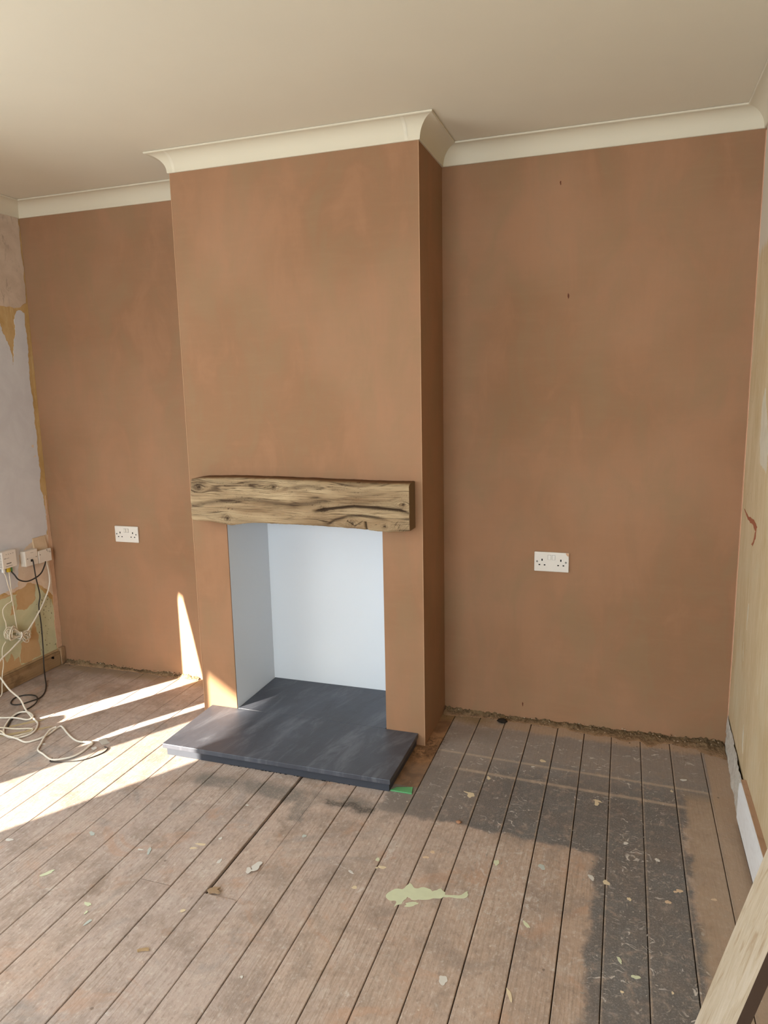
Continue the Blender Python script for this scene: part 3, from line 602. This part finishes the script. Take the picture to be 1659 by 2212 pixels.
# left skirting: a dirty bare batten
def bare_wood(name, c0, c1, c2, axis):
    m = M(name, .85, .2); st = {'y': (60, 2, 30), 'x': (2, 60, 60), 'z': (40, 40, 2)}[axis]
    a = m.noise(m.vec('MULTIPLY', m.pos, st), 1.2, 5, .7, .8); b = m.noise(m.pos, 9, 4, .65, .5)
    k = m.mix(m.mr(a, .3, .7), lin(c0), lin(c1)); k = m.mix(m.ma('MULTIPLY', m.mr(b, .5, .7), .6), k, lin(c2))
    m.bump(a, .4, .003); return m.col(k)
BATTEN = bare_wood('bare_batten', '#83694a', '#9c8160', '#5f4a34', 'y')
bl = struct(boxes('baseboard_left', [(XL, XL + .020, 1.9, YB - .04, 0.001, .082)], BATTEN, None, .002))
boxes('packing_block', [(XL, XL + .024, YB - .038, YB - .002, 0.001, .098)], bare_wood('dirty_block', '#8a6d50', '#a98b6b', '#55402d', 'z'), bl, .003)
boxes('top_batten', [(XL, XL + .010, 1.9, YB - .04, .083, .092)], bare_wood('dusty_strip', '#a58a66', '#b89c76', '#6d5438', 'y'), bl, .001)
sheet('knot_hole', blobpoly(2.963, .062, .010, .008, 10, .4), 'x', XL + .0198, .0012, DARK, bl, .002, 2)

# ------------------------------------------------------------------ right wall
def rightm():
    m = M('steamed_wall', .9, .12); P = m.pos; X, Y, Z = m.xyz(P)
    a = m.noise(m.vec('MULTIPLY', P, (1, 3, 1)), 2.6, 5, .6, .3); b = m.noise(m.vec('MULTIPLY', P, (1, 9, 1.2)), 7, 6, .75); c = m.noise(P, 3, 3)
    k = m.mix(m.mr(a, .3, .7), lin('#c4ac86'), lin('#d0bb99'))
    k = m.mix(m.ma('MULTIPLY', m.mr(b, .50, .70), .7), k, lin('#d9cbb0')); k = m.mix(m.ma('MULTIPLY', m.mr(b, .47, .30), .55), k, lin('#b1946a'))
    k = m.mix(m.ma('MULTIPLY', m.mr(c, .55, .7), .4), k, lin('#cdc1a3'))
    k = m.mix(m.mr(m.ma('ADD', Z, m.ma('MULTIPLY', a, .2)), 2.04, 2.08), k, lin('#cfc3b0'))
    vd = m.voro(m.vec('MULTIPLY', P, (1, 1, .5)), 26); vc = m.xyz(m.voro(m.vec('MULTIPLY', P, (1, 1, .5)), 26, out='Color'))
    k = m.mix(m.ma('MULTIPLY', m.ma('MULTIPLY', m.ma('LESS_THAN', vd, m.ma('MULTIPLY', vc[0], .12)), m.ma('GREATER_THAN', vc[1], .5)), .7), k, lin('#5f4a30'))
    m.bump(b, .3, .003); return m.col(k)
RW = rightm()
def xr(q): return XR + .0065 - max(0, min(1, (3.06 - q[0]) / .6)) * .016
LOW = [(2.46, .160)] + [(y, z + rng.uniform(-.006, .006)) for y, z in zip(np.linspace(2.49, 3.03, 26), np.interp(np.linspace(2.49, 3.03, 26), [2.46, 2.55, 2.70, 2.80, 2.95, 3.05], [.150, .120, .119, .112, .104, .116]))] + [(3.045, .117)]
sheet('plaster_skin', LOW + [(3.045 + .003 * math.sin(z * 7), z) for z in np.linspace(.2, ZC - .05, 30)] + [(2.46, ZC - .05)], 'x', xr, -.006, RW, wall_right, 0)
sheet('plaster_skin', [(YR + .02, .168), (2.46, .160), (2.46, ZC - .05), (YR + .02, ZC - .05)], 'x', xr, -.006, RW, wall_right, 0)
sheet('plaster_lap', [(3.052, 2.38), (3.058, 2.38), (3.058, .06), (3.050, .09), (3.043, .5), (3.040, 1.2), (3.044, 1.8)], 'x', XR + .0065, -.008, layer('pink_lap', '#cf9f82', '#d8aa8c', 12), wall_right, .003)
red = plain('red_gouge', '#a3644a', .9, .1)
def xr2(q): return xr(q) - .006
sheet('scrape_mark', [(2.985, 1.012), (2.85, 1.004), (2.72, 1.017), (2.628, 1.008), (2.645, .985), (2.72, .997), (2.86, .992)], 'x', xr2, -.0008, red, wall_right, .004, 3)
sheet('scrape_mark', [(2.64, .99), (2.66, .985), (2.70, .94), (2.735, .925), (2.70, .925), (2.65, .96)], 'x', xr2, -.0008, red, wall_right, .004, 3)
PALE = layer('pale_filler', '#cabfa9', '#d4cab6', 12)
sheet('filler_patch', [(2.66, 1.47), (2.70, 1.42), (2.70, 1.30), (2.66, 1.22), (2.52, 1.20), (2.50, 1.30), (2.6, 1.40)], 'x', xr2, -.0008, PALE, wall_right, .012, 4)
for P in ([(2.70, .72), (2.715, .66), (2.70, .62), (2.695, .68)], [(2.62, .30), (2.63, .22), (2.60, .20), (2.605, .27)], [(2.75, .56), (2.76, .52), (2.74, .49)]): sheet('filler_patch', P, 'x', xr2, -.0006, PALE, wall_right, .006, 3)
# rough lower edge where the skirting came away
rb = bmesh.new(); ny, nz = 110, 14
yy = np.linspace(2.455, 3.055, ny); zz = np.linspace(.001, .140, nz); vs = []
for i, y in enumerate(yy):
    for j, z in enumerate(zz):
        h = float(fbm(np.array([y * 22]), np.array([z * 40]), 71)[0]); w = .026 * (1 - (y - 2.455) / .6) + .010
        vs.append(rb.verts.new((XR + .0055 - w * (1 - .15 * z / .125) - h * .006, y, z)))
for i in range(ny - 1):
    for j in range(nz - 1): rb.faces.new((vs[i * nz + j], vs[i * nz + j + 1], vs[(i + 1) * nz + j + 1], vs[(i + 1) * nz + j]))
bmo('rough_base', rb, layer('broken_white_plaster', '#b5aca0', '#cdc6bb', 40, (1, 1, 1), '#8d8377'), wall_right, False)
br = struct(empty('baseboard_right', (.42, 1.5, 0)))
SKW = M('skirting_white', .4, .4); SKW.col(SKW.mix(SKW.mr(SKW.noise(SKW.vec('MULTIPLY', SKW.pos, (1, 3, 10)), 8, 4), .45, .75), lin('#f2f2f2'), lin('#e9e8e7')))
sk = bmesh.new(); prf = [(.4085, .018), (.4085, .125), (.4095, .140), (.4105, .145), (.4105, .165), (.4255, .1655), (.4255, .018)]
V = []; F = []
for y in (YR + .02, 2.20, 2.49):
    for (x, z) in prf: V.append((x, y - (.03 if (y > 2.3 and z > .15) else 0), z + (.0 if y < 2.3 else rng.uniform(-.001, .001))))
m_ = len(prf)
for s in range(2):
    for k in range(m_): F.append((s * m_ + k, s * m_ + (k + 1) % m_, (s + 1) * m_ + (k + 1) % m_, (s + 1) * m_ + k))
F += [tuple(range(m_))[::-1], tuple(2 * m_ + k for k in range(m_))]
bm = bmesh.new(); vs = [bm.verts.new(v) for v in V]
for f in F: bm.faces.new([vs[i] for i in f])
bmo('skirting_face', bm, SKW.m, br)
boxes('raw_top_edge', [(.4115, .4284, YR + .02, 2.475, .1658, .1685)], bare_wood('raw_brown_edge', '#a9866a', '#b8957a', '#80614a', 'y'), br, .0006)
boxes('packing_strip', [(.412, .4245, YR + .02, 2.47, .0008, .0175)], plain('dark_gap', '#3a2c22', .95, .1), br)

# ------------------------------------------------------------------ rubble along the wall foot
def rubble(name, x0, x1, wid, hgt, ycut, seed, label):
    n, k = int((x1 - x0) / .004), 18; V = []; Cc = []
    xs = np.linspace(x0, x1, n)
    for i, x in enumerate(xs):
        w = max(.012, wid(x) * (1 + .55 * float(fbm(np.array([x * 14]), np.array([seed * 1.]), seed)[0]))); H = max(.004, .62 * hgt(x) * (1 + .7 * float(fbm(np.array([x * 17]), np.array([seed + 5.]), seed + 2)[0])))
        for j in range(k):
            t = j / (k - 1); y = ycut - w * t
            nn = float(fbm(np.array([x * 90]), np.array([y * 90]), seed + 3)[0])
            z = .0012 + H * (1 - t) ** 1.3 * (1 + .6 * nn) + .004 * max(0, nn) * (1 - t)
            if j == k - 1: z = .0004
            V.append((x, y, max(z, .0004)))
            f = float(fbm(np.array([x * 40]), np.array([y * 60]), seed + 9)[0]) * .5 + .5
            c = np.array(lin('#3d2f20')[:3]) * (1 - f) + np.array(lin('#8a7355')[:3]) * f
            c = c * (1 - t ** 2 * .8) + np.array(lin('#ab8868')[:3]) * t ** 2 * .8
            Cc.append(c * (1 - .55 * max(0, -nn)))
    F = [(i * k + j, i * k + j + 1, (i + 1) * k + j + 1, (i + 1) * k + j) for i in range(n - 1) for j in range(k - 1)]
    # crumbs on the heap
    for q in range(int((x1 - x0) * 260)):
        x = rng.uniform(x0, x1); t = rng.rand() ** 1.3; w = wid(x) * 1.5; y = ycut - .002 - w * t; s = rng.uniform(.0012, .0042) * (1.2 - .6 * t); z = hgt(x) * max(0, 1 - t * 1.4) * .9 + s * .4
        b0 = len(V); a = rng.uniform(0, 6.28)
        O = [(s, 0, 0), (-s, 0, 0), (0, s * .8, 0), (0, -s * .8, 0), (0, 0, s * .7), (0, 0, -s * .7)]
        for o in O: V.append((x + o[0] * math.cos(a) - o[1] * math.sin(a), y + o[0] * math.sin(a) + o[1] * math.cos(a), max(.0003, z + o[2])))
        cl = np.array(lin(['#5e4a34', '#8c765a', '#b9a389', '#3d3025', '#a58264'][rng.randint(5)])[:3]); Cc += [cl] * 6
        for f in ((0, 2, 4), (2, 1, 4), (1, 3, 4), (3, 0, 4), (2, 0, 5), (1, 2, 5), (3, 1, 5), (0, 3, 5)): F.append(tuple(b0 + g for g in f))
    mt = M('rubble', .95, .1); vc = mt.N.new('ShaderNodeVertexColor'); vc.layer_name = 'paint'
    f_ = mt.noise(mt.pos, 180, 3, .7); mt.bump(f_, .6, .004); mt.col(mt.mix(mt.ma('MULTIPLY', mt.mr(f_, .45, .7), .35), vc.outputs[0], lin('#2f241a')))
    o = obj(name, V, F, mt.m, None, False); setcol(o, np.array(Cc)); tag(o, label, 'rubble', None, 'stuff'); return o
rubble('plaster_rubble', X2 + .002, XR - .012, lambda x: np.interp(x, [-.75, -.5, -.2, .05, .2, .3, .44], [.045, .030, .035, .085, .075, .06, .10]), lambda x: np.interp(x, [-.75, -.5, 0, .44], [.022, .016, .019, .024]), YB - .0004, 5, 'brown plaster rubble and dust along the foot of the right alcove wall')
rubble('plaster_rubble', XL + .03, X1 - .26, lambda x: np.interp(x, [-2.95, -2.7, -2.3, -2.1], [.03, .020, .024, .022]), lambda x: np.interp(x, [-2.95, -2.5, -2.15], [.028, .022, .020]), YB - .0004, 15, 'grey plaster rubble along the foot of the left alcove wall')

# ------------------------------------------------------------------ boxes on the left wall
MOD = plain('modem_plastic', '#d9cfc2', .45, .4, .02); MODS = plain('modem_side', '#e4dfd6', .45, .4, .02); INK = plain('grey_print', '#6d665e', .6, .3); GRN = plain('green_clip_plastic', '#4f7f4f', .5, .4); YEL = plain('yellow_plug_plastic', '#c9a92c', .5, .4)
def xface(bm, y0, y1, z0, z1, x0, x1, bev=.002): bx(bm, x0, x1, y0, y1, z0, z1, bev)
F0 = -2.942
md = tag(empty('network_box', (XL, 2.735, .676)), 'white network box with vents and status dots, leftmost on the old wall', 'network box')
bm = bmesh.new(); xface(bm, 2.689, 2.778, .633, .721, XL + .0018, F0, .003); bmo('casing', bm, MOD, md)
for k in range(4): boxes('status_light', [(F0 - .0005, F0 + .0006, 2.712 + k * .014, 2.718 + k * .014, .7035, .7055)], INK, md)
for (y0, y1, z0, z1) in ((2.700, 2.713, .6835, .686), (2.716, 2.731, .684, .6855), (2.712, 2.742, .655, .660), (2.706, 2.748, .6425, .6445)): boxes('printed_bar', [(F0 - .0005, F0 + .0005, y0, y1, z0, z1)], INK, md)
for k in range(9): boxes('vent_slot', [(XL + .008, F0 - .006, 2.6885, 2.6895, .642 + k * .008, .6448 + k * .008)], INK, md)
boxes('plug', [(F0 - .026, F0 - .014, 2.700, 2.712, .612, .634)], MODS, md, .001)
boxes('plug', [(F0 - .026, F0 - .012, 2.728, 2.744, .608, .634)], YEL, md, .002)
boxes('plug', [(F0 - .030, F0 - .016, 2.748, 2.760, .606, .634)], GRN, md, .001)
ms = tag(empty('telephone_socket', (XL, 2.874, .652)), 'white telephone master socket with a black lead plugged in, between two other boxes', 'telephone socket')
bm = bmesh.new(); xface(bm, 2.832, 2.917, .611, .693, XL + .0022, F0, .003); bmo('casing', bm, MOD, ms)
boxes('seam', [(F0 - .0004, F0 + .0004, 2.8335, 2.9155, .6515, .6522)], plain('seam_shade', '#b3a899', .6, .3), ms)
for y in (2.846, 2.905):
    bm = bmesh.new(); bmesh.ops.create_cone(bm, cap_ends=True, segments=12, radius1=.0030, radius2=.0030, depth=.001)
    for v in bm.verts: v.co = Vector((F0 + v.co.z, y + v.co.x, .6515 + v.co.y))
    bmo('screw', bm, INK, ms)
boxes('jack_opening', [(F0 - .0005, F0 + .0008, 2.866, 2.879, .632, .645)], HOLE, ms)
boxes('printed_bar', [(F0 - .0005, F0 + .0005, 2.868, 2.888, .6785, .680)], INK, ms)
bk = tag(empty('blanking_box', (XL, 2.965, .676)), 'blank white cable outlet on a plaster-caked back box, beside the alcove corner', 'outlet box')
CAKED = layer('caked_plaster', '#c2a88a', '#cdb597', 20)
bm = bmesh.new(); xface(bm, 2.921, 3.010, .6085, .744, XL + .002, F0 - .010, .002)
for v in bm.verts:
    if v.co.z > .70 and v.co.x > -2.97: v.co.x -= .020
bmo('back_box', bm, CAKED, bk)
bm = bmesh.new(); xface(bm, 2.9215, 3.0115, .608, .676, F0 - .012, F0, .002); bmo('cover_plate', bm, MOD, bk)
for (y, z) in ((2.932, .6545), (2.981, .671), (3.002, .656)):
    bm = bmesh.new(); bmesh.ops.create_cone(bm, cap_ends=True, segments=12, radius1=.0030, radius2=.0030, depth=.001)
    for v in bm.verts: v.co = Vector((F0 + v.co.z, y + v.co.x, z + v.co.y))
    bmo('screw', bm, INK, bk)
tube('scribble', [(F0, 2.981, .671), (F0, 2.985, .662), (F0, 2.995, .661), (F0, 3.005, .663)], .0007, INK, bk, 4, 5)

# ------------------------------------------------------------------ cables
WC = plain('white_cable_sheath', '#dcd3c4', .5, .4, .03); WC2 = plain('cream_lead_sheath', '#d8ccb6', .5, .4, .03); BC = plain('black_cable_sheath', '#2d2824', .5, .4, .05)
def fl(P, r): return [(x, y, max(r, z) if abs(z) < .0061 else z) for x, y, z in P]
def cable(name, P, r, mat, label, sub=8):
    P = [tuple(p) for p in P]; o = tube(name, P, r, mat, None, sub); tag(o, label, 'cable'); return o
wh = [(-2.952, 2.985, .612), (-2.955, 2.985, .599), (-2.955, 2.99, .481), (-2.95, 2.914, .373), (-2.94, 2.796, .278), (-2.93, 2.673, .221), (-2.92, 2.594, .195), (-2.88, 2.519, .168), (-2.83, 2.504, .139), (-2.77, 2.488, .099), (-2.71, 2.488, .058), (-2.668, 2.472, .022)]
wfl = [(-2.61, 2.445, .005), (-2.552, 2.415, .005), (-2.516, 2.392, .005), (-2.483, 2.349, .005), (-2.469, 2.31, .005), (-2.477, 2.276, .005), (-2.498, 2.253, .005), (-2.526, 2.248, .005), (-2.556, 2.253, .005), (-2.587, 2.269, .005), (-2.627, 2.307, .005), (-2.657, 2.351, .006), (-2.68, 2.398, .008), (-2.684, 2.44, .011), (-2.664, 2.459, .0125), (-2.634, 2.46, .0125), (-2.595, 2.442, .0125), (-2.583, 2.426, .009), (-2.595, 2.407, .006), (-2.657, 2.397, .012), (-2.737, 2.389, .005), (-2.83, 2.385, .004)]
cable('white_cable', fl(wh + wfl, .0042), .0042, WC, 'thick white cable drooping from the blank outlet box down into loops on the boards')
w3 = [(-2.95, 2.20, .0042), (-2.80, 2.215, .0042), (-2.68, 2.24, .0042), (-2.598, 2.256, .009), (-2.539, 2.243, .0135), (-2.482, 2.236, .0135), (-2.43, 2.234, .005), (-2.404, 2.26, .005), (-2.389, 2.295, .005), (-2.389, 2.337, .005), (-2.396, 2.379, .005), (-2.391, 2.4, .005), (-2.361, 2.385, .005), (-2.311, 2.353, .005), (-2.254, 2.321, .005), (-2.21, 2.306, .005), (-2.174, 2.31, .005), (-2.148, 2.316, .005), (-2.135, 2.303, .005), (-2.134, 2.285, .005), (-2.128, 2.235, .005), (-2.138, 2.191, .005), (-2.167, 2.161, .005), (-2.207, 2.146, .005), (-2.271, 2.171, .005), (-2.323, 2.194, .005), (-2.353, 2.241, .005), (-2.376, 2.285, .010), (-2.398, 2.338, .0125), (-2.40, 2.366, .0125), (-2.394, 2.376, .0125)]
cable('white_cable', fl(w3, .0042), .0042, WC, 'white cable bent into a kinked open loop on the floor nearest the hearth')
w2 = [(-2.70, 2.275, .0036), (-2.641, 2.298, .012), (-2.578, 2.319, .005), (-2.518, 2.343, .004), (-2.496, 2.342, .004), (-2.484, 2.315, .004), (-2.492, 2.275, .0115), (-2.518, 2.244, .0115), (-2.552, 2.247, .0125), (-2.596, 2.264, .018), (-2.640, 2.262, .012), (-2.72, 2.25, .0036), (-2.85, 2.26, .0036)]
cable('white_cable', fl(w2, .0034), .0034, WC2, 'thinner white lead folded in a sharp hairpin among the loops by the skirting')
b1 = [(-2.9425, 2.872, .640), (-2.930, 2.868, .640), (-2.918, 2.860, .606), (-2.922, 2.869, .541), (-2.945, 2.905, .44), (-2.95, 2.895, .378), (-2.95, 2.898, .274), (-2.95, 2.894, .144), (-2.93, 2.867, .051), (-2.88, 2.818, .018), (-2.811, 2.751, .004), (-2.75, 2.675, .004), (-2.727, 2.618, .004), (-2.739, 2.584, .004), (-2.759, 2.54, .004), (-2.791, 2.522, .004), (-2.825, 2.538, .004), (-2.849, 2.583, .004), (-2.837, 2.618, .004), (-2.808, 2.635, .004), (-2.773, 2.637, .004), (-2.73, 2.609, .010), (-2.695, 2.567, .008), (-2.688, 2.522, .004), (-2.687, 2.47, .004), (-2.683, 2.43, .004), (-2.664, 2.381, .004), (-2.629, 2.331, .004)]
cable('black_cable', fl(b1, .0032), .0032, BC, 'black lead hanging from the telephone socket to a coil on the corner boards')
b2 = [(-2.215, 2.160, .0022), (-2.201, 2.136, .0022), (-2.144, 2.150, .0022), (-2.09, 2.176, .0022), (-2.061, 2.209, .0022), (-2.042, 2.252, .0022), (-2.042, 2.284, .0022), (-2.053, 2.30, .0022), (-2.068, 2.302, .0022)]
cable('black_cable', b2, .0022, BC, 'thin black lead end curling on the sunlit boards left of the hearth')
bc = [(-2.948, 2.964, .612), (-2.94, 2.961, .607), (-2.93, 2.942, .593), (-2.927, 2.913, .562), (-2.928, 2.873, .545), (-2.930, 2.816, .540), (-2.935, 2.770, .560), (-2.944, 2.754, .590), (-2.962, 2.752, .609)]
cable('black_cable', bc, .0036, BC, 'short thick black lead bowed between the network box and blank outlet')
v1 = [(-2.961, 2.706, .613), (-2.957, 2.712, .590), (-2.952, 2.716, .543), (-2.949, 2.723, .505), (-2.946, 2.723, .465), (-2.948, 2.71, .455), (-2.95, 2.692, .450), (-2.952, 2.668, .429), (-2.952, 2.667, .394), (-2.950, 2.674, .36), (-2.946, 2.670, .330)]
cable('white_lead', v1, .0026, WC2, 'thin white lead from the network box kinking left above the tied coil')
v2 = [(-2.959, 2.737, .609), (-2.952, 2.731, .539), (-2.950, 2.731, .478), (-2.952, 2.733, .428), (-2.950, 2.735, .366), (-2.948, 2.737, .312), (-2.944, 2.738, .290)]
cable('white_lead', v2, .0026, WC2, 'thin white lead hanging straight from the yellow plug to the tied coil')
v4 = [(-2.950, 2.662, .262), (-2.951, 2.640, .240), (-2.951, 2.632, .20), (-2.950, 2.634, .17), (-2.948, 2.628, .143), (-2.945, 2.612, .10), (-2.94, 2.60, .05), (-2.935, 2.58, .004), (-2.93, 2.50, .003)]
cable('white_lead', v4, .0026, WC2, 'thin white lead running down the dado from below the tied coil')
# tied coil
c0 = np.array([2.735, .272]); e1 = np.array([.95, -.31]); e2 = np.array([.31, .95]); P = []
for k in range(13):
    A1 = .080 * rng.uniform(.72, 1.12); A2 = .070 * rng.uniform(.75, 1.12); B1 = .034 * rng.uniform(.4, 1.25); B2 = .020 * rng.uniform(.4, 1.3); xo = rng.uniform(0, .022); sk_ = rng.uniform(-.012, .018)
    for j in range(12):
        t = 2 * math.pi * j / 12; ct, s2 = math.cos(t), math.sin(2 * t)
        q = c0 + e1 * (ct * (A2 if ct > 0 else A1)) + e2 * (s2 * (B2 if ct > 0 else B1) + sk_ * abs(ct)) + e2 * (.010 if ct < 0 else -.004)
        P.append((-2.950 + xo + .004 * math.sin(t * 3 + k), q[0], q[1]))
co = tag(empty('cable_coil', (-2.95, 2.735, .272)), 'bundle of thin white lead tied at its waist, hanging on the green dado', 'cable coil')
tube('loops', P, .0024, WC2, co, 5, 6)
tube('tie', [(-2.951, 2.734, .258), (-2.926, 2.731, .259), (-2.920, 2.737, .272), (-2.927, 2.742, .286), (-2.951, 2.739, .287), (-2.955, 2.736, .272)], .004, WC, co, 6, 6, True)

# ------------------------------------------------------------------ loose things on the floor
o = sheet('plastic_strip', [(-.789, 2.333), (-.772, 2.358), (-.713, 2.375), (-.7055, 2.334)], 'z', .0004, .005, plain('green_plastic', '#5fa06a', .45, .4, .03), None, 0)
tag(o, 'short green plastic strip poking out beside the front right hearth corner', 'plastic strip')
o = sheet('paper_scrap', [(-2.15, 2.355), (-2.121, 2.37), (-2.072, 2.341), (-2.091, 2.315)], 'z', .0005, .003, plain('pale_card', '#b9b0a4', .8, .2), None, .002, 2)
tag(o, 'small pale card scrap on the boards left of the hearth', 'scrap')
o = sheet('paper_scrap', [(-2.118, 2.279), (-2.108, 2.293), (-2.092, 2.283), (-2.098, 2.262)], 'z', .0005, .002, plain('white_scrap', '#cfc8bf', .8, .2), None, .003, 2)
tag(o, 'torn white scrap just outside the kinked cable loop', 'scrap')
def lump(name, x, y, r, mat, label, sq=.7):
    bm = bmesh.new(); bmesh.ops.create_icosphere(bm, subdivisions=2, radius=r)
    for v in bm.verts: v.co = Vector((x + v.co.x * (1 + .3 * math.sin(v.co.y * 900)) * 1.3, y + v.co.y * (1 + .25 * math.cos(v.co.x * 700)), max(.0006, r * sq * .8 + v.co.z * sq)))
    tag(bmo(name, bm, mat, None, True), label, 'debris')
lump('plaster_lump', -.50, 2.21, .0075, plain('orange_plaster', '#9c745a', .9, .1), 'small orange plaster lump at the edge of the black floor stain')
lump('plaster_lump', -.478, 3.005, .016, plain('black_rubble', '#2d2620', .9, .1), 'black lump in the rubble behind the right alcove boards')
o = sheet('wood_splinter', [(-1.150, 1.652), (-1.135, 1.672), (-1.118, 1.676), (-1.122, 1.662), (-1.108, 1.655), (-1.126, 1.650), (-1.138, 1.643)], 'z', .0006, .006, plain('split_wood', '#9b8064', .8, .2), None, .004, 3)
tag(o, 'torn wood splinter standing at the sunken board joint', 'splinter')
o = sheet('wood_splinter', [(-1.205, 1.392), (-1.193, 1.401), (-1.178, 1.407), (-1.174, 1.402), (-1.19, 1.395), (-1.200, 1.388)], 'z', .0006, .005, plain('split_wood_pale', '#a68a66', .8, .2), None, .004, 3)
tag(o, 'pale wood splinter near the bottom edge of the view', 'splinter')

# ------------------------------------------------------------------ plank leaning on the right wall
fx = .0947; sl_ = 3.904; y1, y2 = 1.300, 1.165; t = .0195; ax = Vector((1, 0, sl_)).normalized(); nn = Vector((sl_, 0, -1)).normalized()
V = []; nz_ = 40
for k in range(nz_ + 1):
    L = 1.352 * k / nz_; c = Vector((fx, 0, .0)) + ax * L
    for (yy_, off) in ((y1, 0), (y2, .0095), (y2, .0095 + t), (y1, t)):
        w = .0012 * math.sin(L * 9 + yy_ * 5)
        q = c + nn * (off + w * .4); V.append((q.x, yy_ + w, max(.0004, q.z)))
F = []
for k in range(nz_):
    for j in range(4): F.append((k * 4 + j, k * 4 + (j + 1) % 4, (k + 1) * 4 + (j + 1) % 4, (k + 1) * 4 + j))
F += [(0, 1, 2, 3), (nz_ * 4 + 3, nz_ * 4 + 2, nz_ * 4 + 1, nz_ * 4)]
bm = bmesh.new(); vs = [bm.verts.new(v) for v in V]
for f in F: bm.faces.new([vs[i] for i in f])
es = [e for e in bm.edges if len(e.link_faces) == 2 and e.calc_face_angle(0) > .8]
bmesh.ops.bevel(bm, geom=es, offset=.0018, segments=2, affect='EDGES')
pm = M('pale_plank', .75, .25); a = pm.noise(pm.vec('MULTIPLY', pm.pos, (14, 26, 2.2)), 1.6, 5, .65, 1.6); b = pm.noise(pm.vec('MULTIPLY', pm.pos, (40, 90, 4)), 1.4, 4, .7, .6)
k = pm.mix(pm.mr(a, .3, .7), lin('#bfb09c'), lin('#ab997f')); k = pm.mix(pm.ma('MULTIPLY', pm.mr(a, .56, .72), .5), k, lin('#96795f')); k = pm.mix(pm.ma('MULTIPLY', pm.mr(b, .5, .75), .4), k, lin('#cdbfa8'))
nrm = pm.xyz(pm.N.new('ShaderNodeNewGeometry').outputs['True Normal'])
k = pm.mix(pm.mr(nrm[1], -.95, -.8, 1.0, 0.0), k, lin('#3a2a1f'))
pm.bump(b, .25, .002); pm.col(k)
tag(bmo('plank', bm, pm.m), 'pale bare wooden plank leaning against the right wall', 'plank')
